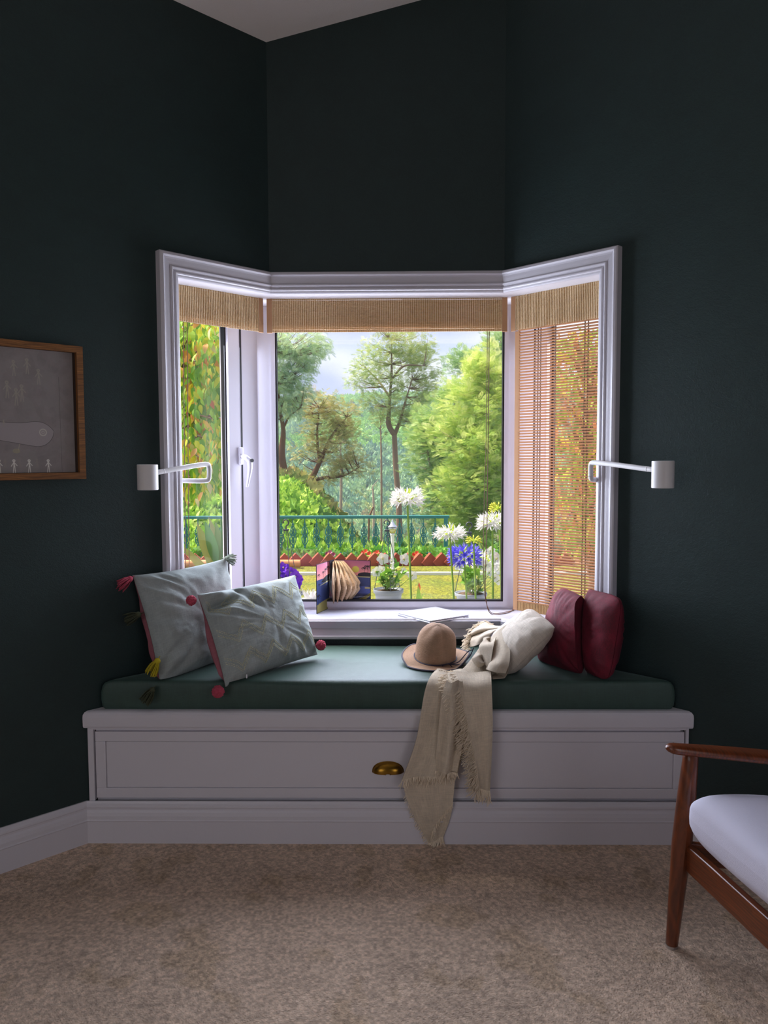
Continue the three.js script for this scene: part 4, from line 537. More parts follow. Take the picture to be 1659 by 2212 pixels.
// ---------------------------------------------------------------- armchair at the right
{
  const foot = onY(1451, 2045, 0), g = thing('armchair', 'low armchair with dark walnut frame and pale grey seat cushion', 'armchair', foot);
  const fw = V(-0.985, 0, 0.17).normalize(), sd = V(0.17, 0, 0.985).normalize();           // facing left; sd points to its other side, toward the camera
  const q = (f, y, s) => P(foot, fw, f, UP, y, sd, s);
  const rot = (p) => p; const leg = (s) => { const e = [], n = 20; const tp = q(-0.045, 0.55, s), md = q(-0.024, 0.3, s), bt = q(0, 0.008, s); return [tube([bt, bt.clone().lerp(md, 0.5), md, md.clone().lerp(tp, 0.5), tp], [0.0165, 0.022, 0.027, 0.025, 0.02], 16, 24)]; };
  part('leg', leg(0), M.walnut, g); part('leg', leg(0.62), M.walnut, g);
  for (const s of [0, 0.62]) part('foot_cap', new THREE.CylinderGeometry(0.0165, 0.0165, 0.008, 20).translate(...q(0, 0.004, s)), M.steel, g);
  const rear = (s) => [tube([q(-0.66, 0.0, s), q(-0.6, 0.25, s), q(-0.56, 0.5, s)], [0.014, 0.021, 0.02], 14, 20)]; part('leg', rear(0.03), M.walnut, g); part('leg', rear(0.59), M.walnut, g);
  const arm = (s) => { const rows = []; for (let i = 0; i <= 30; i++) { const t = 0.5 - 0.5 * Math.cos(i / 30 * Math.PI), f = 0.03 - t * 0.66, w = 0.019 + 0.02 * Math.sin(Math.min(1, t * 1.2) * Math.PI * 0.8) , h = 0.0135 + 0.003 * t, k = Math.sqrt(Math.max(0.0005, 1 - (1 - Math.min(1, t * 24)) ** 2)) * Math.sqrt(Math.max(0.0005, 1 - (1 - Math.min(1, (1 - t) * 24)) ** 2)), c = q(f, 0.566 - 0.11 * t + 0.006 * Math.sin(t * 3), s), row = []; for (let j = 0; j <= 20; j++) { const a = j / 20 * 6.2832, x = Math.cos(a), y = Math.sin(a); row.push(P(c, sd, Math.sign(x) * Math.pow(Math.abs(x), 0.75) * w * k, UP, Math.sign(y) * Math.pow(Math.abs(y), 0.75) * h * k)); } rows.push(row); } return quads(rows, false, (i, j) => [j / 20 * 0.09, i / 30 * 0.66]); };
  part('armrest', arm(0), M.walnut, g); part('armrest', arm(0.62), M.walnut, g);
  const bar = (a, b, h, w, up = UP) => { const d = b.clone().sub(a), L = d.length(); d.normalize(); const z = d.clone().cross(up).normalize(), y = z.clone().cross(d); return rbx(L, h, w, 0.006, 3).applyMatrix4(frameM(a.clone().lerp(b, 0.5), d, y, z)); };
  part('front_rail', bar(q(-0.035, 0.262, 0.0), q(-0.035, 0.262, 0.62), 0.075, 0.022), M.walnut, g);
  part('side_rail', bar(q(-0.02, 0.275, 0.012), q(-0.62, 0.17, 0.03), 0.062, 0.022), M.walnut, g); part('side_rail', bar(q(-0.02, 0.275, 0.608), q(-0.62, 0.17, 0.59), 0.062, 0.022), M.walnut, g);
  part('back_rail', bar(q(-0.60, 0.19, 0.03), q(-0.60, 0.19, 0.59), 0.05, 0.022), M.walnut, g);
  for (const s of [0.05, 0.57]) part('back_post', tube([q(-0.58, 0.2, s), q(-0.72, 0.55, s), q(-0.82, 0.85, s)], [0.018, 0.018, 0.013], 12, 20), M.walnut, g);
  for (let i = 0; i < 5; i++) part('back_slat', bar(q(-0.66 - i * 0.035, 0.42 + i * 0.088, 0.05), q(-0.66 - i * 0.035, 0.42 + i * 0.088, 0.57), 0.03, 0.012), M.walnut, g);
  // plump seat cushion
  const rows = [], n = 40; for (let i = 0; i <= n; i++) { const r = []; for (let j = 0; j <= 48; j++) { const a = j / 48 * 2 * Math.PI, e = 0.55, cx = Math.sign(Math.cos(a)) * Math.pow(Math.abs(Math.cos(a)), e), cy = Math.sign(Math.sin(a)) * Math.pow(Math.abs(Math.sin(a)), e), t = i / n * 2 - 1, k = Math.pow(Math.max(0, 1 - Math.pow(Math.abs(t), 7)), 0.3); const f = -0.288 + cx * 0.298 * (0.92 + 0.08 * k), y = cy * 0.088 * k, s = 0.335 + t * 0.272; const p = q(f, 0.358 + 0.17 * (f + 0.29) + y + 0.012 * k * (fbm(f * 5 + 3, s * 5, cy, 2) - 0.5) + (cy > 0 ? 0.012 * k * cy * Math.sin((s) * 9 + 1) : 0), s); r.push(p); } rows.push(r); }
  part('seat_cushion', quads(rows, false, (i, j) => [i / n * 0.6, j / 48 * 1.3]), M.chairCloth, g);
  const bk = [q(-0.555, 0.40, 0.06), q(-0.555, 0.40, 0.56), q(-0.74, 0.86, 0.56), q(-0.74, 0.86, 0.06)], fb = pillowSurface(bk, 0.1, { seed: 5, wrinkle: 0.004, bow: 0.01 }); part('back_cushion', [pillowFace(fb, 1, 0.5, 0.5, 24), pillowFace(fb, -1, 0.5, 0.5, 24)], M.chairCloth, g);
}

// ---------------------------------------------------------------- the garden
const GY = -0.3;
const lawnTone = tex(512, (x, y) => { const f = fbm(x * 100, y * 60, 2, 3, 100), m = fbm(x * 7, y * 7, 6, 4, 7), v = 0.78 + 0.55 * (f - 0.5); return [v * (0.66 + 0.24 * m), v * (0.72 + 0.08 * m), v * 0.28]; }, [0.5]);
const earth = tex(256, (x, y) => { const v = 0.6 + 0.6 * (fbm(x * 16, y * 16, 2, 4, 16) - 0.5); return [v * 0.8, v * 0.62, v * 0.45]; }, [0.8]);
const barkTone = tex(256, (x, y) => { const v = 0.75 + 0.6 * (fbm(x * 24, y * 6, 5, 4, 6) - 0.5); return [v, v * 0.96, v * 0.92]; }, [6, 1]);
const leafMat = (c, t = 0.35) => mat(c, 0.75, { transmission: t, thickness: 0, specularIntensity: 0.4 });
const G = {
  lawn: mat(0xd0dca0, 0.95, { map: lawnTone, bumpMap: rep(grain, 2), bumpScale: 0.03 }), soil: mat(0xffffff, 0.95, { map: earth, bumpMap: rep(grain, 2), bumpScale: 0.02 }),
  brick: mat(0xb5533c, 0.85, { map: rep(wallTone, 3), bumpMap: rep(grain, 8), bumpScale: 0.004 }), rail: mat(0x2f7f82, 0.45), white: mat(0xf2f2f4, 0.5), silver: mat(0xd0d2d6, 0.25, { metalness: 0.8 }),
  pot: mat(0x8f96a6, 0.6), hanger: mat(0x4a5058, 0.5), stem: mat(0x7da23c, 0.6), petal: mat(0xf8f7fb, 0.7, { transmission: 0.25, thickness: 0 }), blue: mat(0x8078ee, 0.7, { transmission: 0.2, thickness: 0 }), purple: mat(0x8436ee, 0.7, { transmission: 0.15, thickness: 0 }),
  bud: mat(0xc9cc4a, 0.7), tuft: mat(0xb9cf3e, 0.7), throat: mat(0xe6dca0, 0.7), bark: mat(0xa8917e, 0.9, { map: barkTone }), barkPale: mat(0xd0c6bc, 0.9, { map: barkTone }), barkDark: mat(0x8e6a54, 0.9, { map: barkTone }),
  leaf: leafMat(0xffffff), orange: mat(0xe8603a, 0.7), plaster: mat(0xe4e2de, 0.8), terracotta: mat(0xc98a5c, 0.8),
};
// leaf shapes
function leafGeo(L, W, curl = 0.25, fold = 0.2, n = 5) { const rows = []; for (let i = 0; i <= n; i++) { const t = i / n, w = W * Math.pow(Math.sin(Math.PI * Math.pow(t, 0.75) * 0.98 + 0.03), 0.9), y = -curl * L * t * t, z = L * t * (1 - 0.15 * curl * t); rows.push([V(-w, y + fold * w, z), V(0, y, z), V(w, y + fold * w, z)]); } return quads(rows); }
function frondGeo(pairs, lw, ll) { const g = []; for (let i = 1; i <= pairs; i++) { const t = i / pairs, z = t, L = ll * Math.sin(Math.PI * Math.min(0.97, 0.18 + 0.78 * t)), y = -0.18 * t * t; for (const s of [-1, 1]) { const q = new THREE.BufferGeometry(); q.setAttribute('position', new THREE.Float32BufferAttribute([0, y, z - lw, s * L * 0.55, y - 0.03 * L, z + 0.2 * L - lw, s * L, y - 0.1 * L, z + 0.35 * L, 0, y, z - lw, s * L, y - 0.1 * L, z + 0.35 * L, s * L * 0.5, y - 0.03 * L, z + 0.22 * L + lw], 3)); q.computeVertexNormals(); g.push(q); } } g.push(bx(0.012, 0.012, 1, 0, -0.05, 0.5)); return merge(g); }
const FROND = frondGeo(11, 0.026, 0.36), BROAD = leafGeo(1, 0.21), SPRIG = merge([0, 1, 2, 3, 4].map((i) => leafGeo(0.55, 0.15, 0.3).rotateX(-0.5 + 0.2 * (i % 3)).rotateY(i * 1.257).translate(0, 0.04 * i, 0)));
function scatter(name, geo, m, parent, list, kind = 'stuff') { // list of {p, q, s, c}
  const o = new THREE.InstancedMesh(geo, m, list.length), mm = new THREE.Matrix4(), base = wpos(parent);
  list.forEach((k, i) => { mm.compose(k.p.clone().sub(base), k.q, typeof k.s === 'number' ? V(k.s, k.s, k.s) : k.s); o.setMatrixAt(i, mm); o.setColorAt(i, k.c); });
  o.name = name; o.userData.kind = kind; o.castShadow = o.receiveShadow = true; parent.add(o); return o;
}
const turn = (d, r) => { const q = new THREE.Quaternion().setFromUnitVectors(V(0, 0, 1), d.clone().normalize()); return q.multiply(new THREE.Quaternion().setFromAxisAngle(V(0, 0, 1), r)); };
const mixC = (a, b, t) => new THREE.Color(a).lerp(new THREE.Color(b), t);
const pick = (cols, r) => { const k = r() * (cols.length - 1), i = Math.min(cols.length - 2, Math.floor(k)); return mixC(cols[i], cols[i + 1], k - i); };

// ground: lawn by the house, a planted spur on the left, a valley and the far hillside
function groundY(x, z) {
  const d = -z; if (d < 12.9) return GY;
  const k = smooth(12.9, 15.5, d), s = smooth(1.0, -2.6 - 0.1 * Math.max(0, d - 15), x), fall = -0.3 - 0.24 * (d - 12.9) - 0.6 * smooth(12.9, 15, d), spur = -0.25 + 0.85 * k + 0.012 * (d - 13) - 0.22 * Math.max(0, d - 30);
  let y = lerp(GY, lerp(fall, spur, s), k);
  const far = -13 + 39 * Math.pow(smooth(45, 400, d), 0.8) + 3.5 * Math.sin(x * 0.02 + 1.2) * smooth(60, 300, d) + 8 * (fbm(x * 0.012 + 5, d * 0.012, 2, 4) - 0.5) * smooth(60, 180, d);
  y = lerp(Math.max(y, -14), far, smooth(36, 62, d)) + (d > 15 ? 0.25 * (fbm(x * 0.6, d * 0.6, 3, 3) - 0.5) : 0);
  return d > 400 ? y - (d - 400) * 0.25 : y;
}
{
  const lawn = [V(-14, 0, -3.75), V(-14, 0, -12.15), V(14, 0, -12.15), V(14, 0, -3.75)].reverse(); struct('lawn', planPrism(lawn, GY - 0.2, GY), G.lawn, 'sunny mown lawn behind the house').geometry.attributes.uv;
  const rows = [], D = [12.15, 12.9, 13.6, 14.4, 15.4]; for (let d = 16.5; d < 62; d += 1.4) D.push(d); for (let d = 63; d < 470; d += 5) D.push(d);
  for (const d of D) { const r = [], w = 14 + d * 0.55; for (let i = 0; i <= 120; i++) { const x = (i / 120 - 0.5) * 2 * w; r.push(V(x, groundY(x, -d), -d)); } rows.push(r); }
  const g = quads(rows, false, (i, j) => [rows[i][j].x, rows[i][j].z]), col = new Float32Array(g.attributes.position.count * 3), p = g.attributes.position, C = new THREE.Color();
  for (let i = 0; i < p.count; i++) { const x = p.getX(i), y = p.getY(i), d = -p.getZ(i), tea = smooth(0.42, 0.5, fbm(x * 0.02 + 3, d * 0.02, 7, 3)), a = mixC(0x6a8a5a, 0xa4cc6a, tea); C.copy(d < 60 ? mixC(0x6d7a3c, 0x8fa552, fbm(x * 0.3, d * 0.3, 2, 3)) : a); if (d >= 60) C.lerp(mixC(0x9cab62, 0xbccb80, fbm(x * 0.1, d * 0.1, 4, 3)), 1 - smooth(95, 150, d)); if (d < 13.5) C.set(0x8a6a48); C.toArray(col, i * 3); }
  g.setAttribute('color', new THREE.BufferAttribute(col, 3));
  struct('terrain', g, mat(0xffffff, 0.95, { vertexColors: true, bumpMap: rep(grain, 0.4), bumpScale: 0.15 }), 'bushy slope falling to a valley and a terraced hillside beyond');
}
// a low plastered ledge outside for the pots
solo('garden_ledge', rbx(2.9, 0.66, 0.45, 0.015).translate(0.1, GY + 0.33, -5.17), G.plaster, 'low white plastered ledge outside, just under the window, carrying the pots', 'ledge');

// sawtooth brick edging
{
  const g = thing('brick_edging', 'row of tilted red bricks edging the lawn like saw teeth', 'edging', V(0, GY, -12.1)), sz = 0.155, bg = [0, 1, 2].map((i) => rbx(0.215, 0.215, 0.09, 0.006).rotateZ(Math.PI / 4 + (i - 1) * 0.03)), mats = [0xb5533c, 0xa94a36, 0xc06247].map((c) => { const m = G.brick.clone(); m.color.set(c); return m; });
  const r = rng(3); let i = 0; for (let x = -5.6; x < 2.75; x += 0.176, i++) { const b = new THREE.Mesh(bg[i % 3], mats[Math.floor(r() * 3)]); b.name = 'brick'; b.position.set(x, 0.052 + 0.012 * (r() - 0.5) , -0.0 + 0.01 * (r() - 0.5)); b.rotation.y = 0.25; g.add(b); shade(b); }
}
solo('lawn_kerb', [rbx(9.5, 0.05, 0.05, 0.01).translate(3.2, GY + 0.02, -11.1)], G.plaster, 'thin pale kerb line across the lawn', 'kerb');
solo('clay_pipe', [tube([V(-5, GY + 0.07, -11.85), V(-1.45, GY + 0.07, -11.85)], 0.06, 12)], G.terracotta, 'clay coloured pipe lying along the bricks at the left', 'pipe');
// ornamental railing
{
  const zr = -13.0, y1 = 0.40, x1 = onPlane(967, 1150, V(0, 0, zr), nC).x, g = thing('garden_railing', 'teal cast-iron railing with scrolled balusters behind the lawn', 'railing', V(x1, GY, zr));
  const x0 = -6.4; part('top_rail', rbx(x1 - x0 + 0.06, 0.05, 0.06, 0.008).translate((x0 + x1) / 2, y1, zr), G.rail, g); part('bottom_rail', rbx(x1 - x0, 0.03, 0.03, 0.005).translate((x0 + x1) / 2, GY + 0.09, zr), G.rail, g);
  part('post', rbx(0.065, y1 - GY - 0.02, 0.065, 0.006).translate(x1 - 0.03, (y1 + GY) / 2 - 0.01, zr), G.rail, g);
  const H = y1 - GY - 0.1, ring = (cy, rx, ry) => tube(Array.from({ length: 13 }, (_, i) => V(Math.cos(i / 12 * 6.283) * rx, cy + Math.sin(i / 12 * 6.283) * ry, 0)), 0.0065, 5, 20);
  const bal = [tube([V(0, 0, 0), V(0, H, 0)], 0.009, 6), tube([V(0, H * 0.84, 0), V(0, H * 0.8, 0)], 0.02, 8), tube([V(0, H * 0.2, 0), V(0, H * 0.16, 0)], 0.02, 8)];
  for (const s of [-1, 1]) bal.push(tube([V(0, H * 0.8, 0), V(s * 0.035, H * 0.69, 0), V(s * 0.05, H * 0.6, 0), V(s * 0.042, H * 0.53, 0), V(s * 0.012, H * 0.5, 0)], 0.009, 6), tube([V(0, H * 0.2, 0), V(s * 0.035, H * 0.3, 0), V(s * 0.05, H * 0.39, 0), V(s * 0.042, H * 0.47, 0), V(s * 0.012, H * 0.5, 0)], 0.009, 6), tube([V(0, H * 0.72, 0.005), V(s * 0.022, H * 0.64, 0.005), V(s * 0.012, H * 0.58, 0.005), V(s * 0.028, H * 0.55, 0.005)], 0.006, 5), tube([V(0, H * 0.28, 0.005), V(s * 0.022, H * 0.36, 0.005), V(s * 0.012, H * 0.42, 0.005), V(s * 0.028, H * 0.45, 0.005)], 0.006, 5));
  bal.push(ring(H * 0.5, 0.034, 0.03), ring(H * 0.61, 0.02, 0.02), ring(H * 0.39, 0.02, 0.02), new THREE.SphereGeometry(0.016, 10, 8).translate(0, H * 0.5, 0.01));
  const bg = merge(bal); let k = 0; for (let u = 940; ; u -= 25.6) { const x = onPlane(u, 1150, V(0, 0, zr), nC).x; if (x < x0) break; const b = new THREE.Mesh(bg, G.rail); b.name = 'baluster'; b.position.set(x - x1, 0.09, 0); g.add(b); shade(b); }
}
// garden lamp post
{
  const b = onPlane(848, 1211, V(0, 0, -11.6), nC).setY(GY), g = thing('garden_lamp', 'small white lamp post with a silver lantern cap by the railing', 'lamp', b), L = (p) => new THREE.LatheGeometry(p.map((q) => new THREE.Vector2(...q)), 20);
  part('post', L([[0, 0], [0.045, 0], [0.045, 0.03], [0.026, 0.05], [0.026, 0.52], [0.034, 0.53], [0.034, 0.55], [0, 0.55]]), G.white, g, true); part('lantern', L([[0, 0.55], [0.03, 0.55], [0.06, 0.6], [0.062, 0.64], [0.05, 0.66], [0, 0.66]]), G.silver, g, true); part('lantern_cap', L([[0.075, 0.655], [0.07, 0.668], [0.04, 0.69], [0.025, 0.72], [0.012, 0.735], [0.014, 0.75], [0, 0.765]]), G.silver, g, true);
}
// flower heads
const floret = (len, w, open) => { const g = []; for (let i = 0; i < 6; i++) g.push(leafGeo(len, w, -0.25, 0.35, 4).rotateX(-0.22 * open).translate(0, 0, 0).rotateZ(i / 6 * 6.283)); return merge(g); };
const FLO = [floret(0.05, 0.0058, 1), floret(0.046, 0.006, 1.6), floret(0.042, 0.0052, 2.3)], BUDG = new THREE.SphereGeometry(1, 6, 5).scale(0.0045, 0.0045, 0.014).translate(0, 0, 0.012);
function agapanthus(label, head, foot, rad, petalM, n, seed, squash = 0.85, bud = false) {
  const g = thing('agapanthus', label, 'flower', foot, 'agapanthus flowers outside the window'), r = rng(seed);
  part('stem', tube([foot, foot.clone().lerp(head, 0.5).add(V(0.012, 0, 0.01)), P(head, UP, -rad * 0.45)], [0.008, 0.0065, 0.005], 8), G.stem, g);
  const c = P(head, UP, -rad * 0.35), ped = [];
  for (let i = 0; i < n; i++) { const th = Math.acos(lerp(0.8, -0.42, (i + 0.5) / n)), ph = i * 2.39996, d = V(Math.sin(th) * Math.cos(ph), Math.cos(th) * squash, Math.sin(th) * Math.sin(ph)), L = rad * (0.56 + 0.2 * r()), tip = P(c, d, L); ped.push(tube([c, P(c, d, L * 0.6, UP, L * 0.08), tip], 0.0012, 4, 3, false)); if (bud) { const b = part('flower_bud', BUDG.clone(), G.bud, g, true); b.position.copy(tip).sub(foot); b.quaternion.copy(turn(d, 0)); } else { const b = part('floret', FLO[Math.floor(r() * 3)], petalM, g, true); b.position.copy(tip).sub(foot); b.quaternion.copy(turn(P(d, V(r() - 0.5, r() - 0.5, r() - 0.5), 0.25), r() * 6)); b.scale.setScalar(rad / 0.105 * (0.9 + 0.3 * r())); } }
  for (let i = 0; i < (bud ? 0 : 14); i++) { const d = V(r() - 0.5, r() * 0.9, r() - 0.3).normalize(); ped.push(BUDG.clone().applyQuaternion(turn(d, 0)).translate(...P(c, d, rad * (0.25 + 0.3 * r())))); }
  part('flower_stalks', ped, G.tuft, g);
}
const AG = (u, v, d) => at(u, v, d), footAt = (u, d) => { const p = at(u, 1298, d); return p.setY(GY); };
agapanthus('tall white agapanthus head rising highest, in the middle of the window', AG(880, 1066, 4.2), footAt(889, 4.2), 0.09, G.petal, 40, 1, 0.75);
agapanthus('white agapanthus head level with the end of the railing', AG(972, 1143, 4.3), footAt(988, 4.3), 0.082, G.petal, 34, 2, 0.6);
agapanthus('white agapanthus head at the right edge of the middle pane', AG(1064, 1118, 4.3), footAt(1056, 4.3), 0.085, G.petal, 34, 3, 0.8);
agapanthus('yellowish agapanthus bud head behind the right-hand white one', AG(1078, 1092, 4.6), footAt(1082, 4.6), 0.06, G.bud, 40, 4, 0.9, true);
agapanthus('violet-blue agapanthus head beside the right-hand pot', AG(1003, 1192, 4.9), footAt(1012, 4.9), 0.105, G.blue, 50, 5, 0.95);
agapanthus('white agapanthus head partly behind the violet one', AG(1046, 1203, 5.45), footAt(1043, 5.45), 0.09, G.petal, 40, 6, 0.95);
agapanthus('small yellow-green agapanthus bud above the violet head', AG(1023, 1163, 4.7), footAt(1028, 4.7), 0.042, G.bud, 26, 7, 0.8, true);

// petunia flower: five-lobed trumpet facing +z
function trumpet(R0) { const rows = []; for (let i = 0; i <= 7; i++) { const t = i / 7, row = []; for (let j = 0; j <= 30; j++) { const a = j / 30 * 6.283, lobe = 1 + 0.13 * Math.cos(a * 5) * t, r = R0 * (0.1 + 0.9 * Math.pow(t, 1.4)) * lobe; row.push(V(Math.cos(a) * r, Math.sin(a) * r, R0 * (-0.9 + 1.0 * Math.sqrt(t)) + R0 * 0.1 * Math.sin(a * 10 + 1) * t * t)); } rows.push(row); } return quads(rows); }
const TRUMPET = trumpet(0.03), PLEAF = leafGeo(0.055, 0.016, 0.3, 0.15, 4);
function hangingPot(label, u, d, w, petalM, flowers, leaves, hookUV, seed, height, stems = 10) {
  const r = rng(seed), y0 = GY + 0.66, c = at(u, 1290, d).setY(y0), g = thing('hanging_pot', label, 'flowerpot', c, 'flowerpots on the ledge outside'), R0 = w / 2;
  part('pot', new THREE.LatheGeometry([[0, 0], [R0 * 0.78, 0], [R0 * 0.9, height * 0.8], [R0, height * 0.82], [R0 * 1.02, height], [R0 * 0.94, height], [R0 * 0.9, height * 0.85], [0, height * 0.85]].map((p) => new THREE.Vector2(...p)), 32), G.pot, g, true);
  part('potting_soil', new THREE.SphereGeometry(R0 * 0.9, 20, 8, 0, 6.3, 0, 1.57).scale(1, 0.2, 1).translate(0, height * 0.84, 0), G.soil, g, true);
  const top = V(0, height, 0), hk = at(hookUV[0], hookUV[1], d).sub(c), clip = P(hk, UP, -0.055), wires = [0, 1, 2].map((i) => { const a = i * 2.094 + 0.5 + seed; return tube([P(top, V(Math.cos(a), 0, Math.sin(a)), R0 * 1.0), P(clip, V(Math.cos(a), 0, Math.sin(a)), 0.012)], 0.0026, 5); });
  part('hanger', [...wires, rbx(0.034, 0.012, 0.034, 0.003).translate(...clip), tube([clip, P(clip, UP, 0.025), P(clip, UP, 0.035, V(1, 0, 0), 0.012), P(clip, UP, 0.05, V(1, 0, 0), 0.018), P(clip, UP, 0.066, V(1, 0, 0), 0.008), P(clip, UP, 0.068, V(1, 0, 0), -0.01), P(clip, UP, 0.054, V(1, 0, 0), -0.02), P(clip, UP, 0.044, V(1, 0, 0), -0.014)], 0.0045, 8, 30)], G.hanger, g, true);
  const st = [], tips = []; for (let i = 0; i < stems; i++) { const a = r() * 6.28, q = 0.3 + 0.7 * r(), e = V(Math.cos(a) * R0 * 1.3 * q, height + leaves.h * (0.35 + 0.65 * r()), Math.sin(a) * R0 * 1.2 * q), b = V(e.x * 0.3, height * 0.9, e.z * 0.3); tips.push([b, e]); st.push(tube([b, b.clone().lerp(e, 0.5).add(V(0, 0.02, 0)), e], 0.0022, 5, 5)); }
  const fl = flowers.map(([fu, fv, s]) => { const p = at(fu, fv, d - 0.05 * r()).sub(c); st.push(tube([V(p.x * 0.25, height * 0.9, p.z * 0.25), V(p.x * 0.75, lerp(height, p.y, 0.6), p.z * 0.6), p], 0.002, 5, 6)); return [p, s]; });
  part('stems', st, G.stem, g, true);
  for (let i = 0; i < leaves.n; i++) { const [b, e] = tips[Math.floor(r() * tips.length)], p = b.clone().lerp(e, 0.15 + 0.85 * r()), m = part('leaf', PLEAF, LM[Math.floor(r() * 3)], g, true); m.position.copy(p); m.quaternion.copy(turn(V(r() - 0.5, 0.1 + 0.5 * r(), r() - 0.2), r() * 1.5 - 0.7)); m.scale.setScalar(0.75 + 0.6 * r()); }
  fl.forEach(([p, s]) => { const m = part('petunia', TRUMPET, petalM, g, true); m.position.copy(p); m.quaternion.copy(turn(V((r() - 0.5) * 1.1, 0.35 * r() - 0.1, 1), r())); m.scale.setScalar(s); const t = part('flower_throat', new THREE.SphereGeometry(0.006, 8, 6), G.throat, m, true); t.position.set(0, 0, -0.006); });
  return g;
}
const LM = [leafMat(0x7fb03c), leafMat(0x9cc552), leafMat(0x5f9440)];
hangingPot('grey pot of white petunias in the middle, its hook before the garden lamp', 839, 5.15, 0.2, G.petal, [[827, 1207, 1.3], [874, 1208, 1.25], [813, 1235, 1.1], [824, 1232, 1.05], [852, 1258, 1.1], [891, 1243, 1.05], [846, 1212, 0.6], [872, 1231, 0.55]], { n: 70, h: 0.18 }, [836, 1128], 3, 0.13);
hangingPot('grey pot of white petunias at the right, under the violet agapanthus', 1017, 5.15, 0.215, G.petal, [[994, 1220, 1.35], [1002, 1208, 1.2], [1072, 1207, 1.4], [1066, 1222, 1.2], [1048, 1222, 1.2], [1058, 1236, 0.9], [1076, 1230, 1], [1078, 1254, 1], [1070, 1248, 0.8], [1060, 1190, 1], [1040, 1214, 0.9]], { n: 90, h: 0.28 }, [1014, 1133], 5, 0.105, 16);
hangingPot('pot of violet petunias at the left, half hidden by the zigzag pillow', 622, 5.15, 0.2, G.purple, [[611, 1226, 1.2], [620, 1232, 1.3], [606, 1236, 1.2], [629, 1238, 1.3], [616, 1242, 1.2], [638, 1247, 1.4], [634, 1256, 1.3], [643, 1254, 1.2], [640, 1263, 1.2], [627, 1250, 1.2], [606, 1248, 1.1]], { n: 40, h: 0.1 }, [618, 1127], 7, 0.11);
{ // small white succulent and an orange shoot on the ledge
  const c = at(672, 1292, 5.0).setY(GY + 0.66), g = thing('white_succulent', 'low white spiky plant in a small bowl beside the violet petunias', 'plant', c), r = rng(9);
  part('bowl', new THREE.LatheGeometry([[0, 0], [0.03, 0], [0.048, 0.05], [0.052, 0.065], [0.046, 0.06], [0, 0.055]].map((p) => new THREE.Vector2(...p)), 24), G.plaster, g, true);
  const lg = leafGeo(0.07, 0.008, -0.5, 0.3, 4); for (let i = 0; i < 46; i++) { const m = part('leaf', lg, G.petal, g, true); m.position.set(0.05 * (r() - 0.5), 0.07, 0.05 * (r() - 0.5)); m.quaternion.copy(turn(V(r() - 0.5, 0.15 + 0.6 * r(), r() - 0.5), r() * 6)); m.scale.setScalar(0.7 + 0.6 * r()); }
  const d = at(904, 1292, 5.15).setY(GY + 0.66), h = thing('orange_shoot', 'single orange-tipped shoot standing on the ledge', 'plant', d); part('blade', [leafGeo(0.16, 0.016, 0.05, 0.5).rotateX(-1.45).translate(0, 0, 0), leafGeo(0.13, 0.012, 0.15, 0.5).rotateX(-1.3).rotateY(1)], LM[1], h, true); part('tip', leafGeo(0.07, 0.01, 0.1, 0.6).rotateX(-1.4).translate(0.004, 0.11, 0.003), G.orange, h, true);
}
// bedding plants behind the bricks: the low leaves as one mass, each plant in flower by itself
{
  const r = rng(31), list = []; for (let i = 0; i < 900; i++) { const x = lerp(-5.6, 2.6, r()); list.push({ p: V(x, GY + 0.04 + 0.16 * r(), -12.4 - 0.45 * r()), q: turn(V(r() - 0.5, 0.3 + r(), r()), r() * 6), s: 0.1 + 0.07 * r(), c: pick([0x5a9a3c, 0x86c04a, 0xa8d86a, 0x7aa890], r) }); }
  const o = scatter('bedding_foliage', SPRIG, G.leaf, scene, list); tag(o, 'low leafy bedding plants massed behind the brick edging', 'foliage'); o.userData.kind = 'stuff';
  const fg = merge([0, 1, 2, 3, 4].map((i) => leafGeo(0.05, 0.02, -0.3, 0.2, 3).rotateX(-0.4).rotateY(i * 1.257))), red = mat(0xd93f2e, 0.7), mauve = mat(0xa85a7a, 0.7);
  [[390, 1203, red, 'plant with a red flower behind the bricks, seen at the left of the left casement'], [413, 1199, mauve, 'plant with a mauve flower behind the bricks, beside the red one'], [713, 1194, mauve, 'plant with a mauve flower behind the bricks, above the folded book'], [790, 1192, G.orange, 'orange-flowered plant behind the bricks, left of the middle pot hanger'], [815, 1194, G.orange, 'orange-flowered plant behind the bricks, next to the lamp post'], [900, 1196, G.orange, 'orange-flowered plant behind the bricks, right of the tall agapanthus stem'], [752, 1130, null, ''] ].forEach(([u, v, m, label]) => { if (!m) return; const t = onPlane(u, v, V(0, 0, -12.35), nC), b = t.clone().setY(GY), h = t.y - GY, g = thing('flowering_plant', label, 'plant', b); part('stem', tube([V(0, 0, 0), V(0.01, h * 0.5, 0), V(0, h, 0)], 0.006, 5), G.stem, g, true); part('flower', [fg.clone().rotateX(0.9).translate(0, h, 0.02), fg.clone().rotateX(1.1).rotateZ(0.5).translate(0.06, h - 0.03, 0.03), fg.clone().rotateX(1.0).rotateZ(-0.5).translate(-0.05, h - 0.02, 0.03)], m, g, true); part('leaf', [0, 1, 2, 3].map((i) => SPRIG.clone().scale(0.12, 0.12, 0.12).rotateY(i).translate(0.03 * (i - 1.5), h * (0.25 + 0.12 * i), 0.01)), LM[1], g, true); });
}
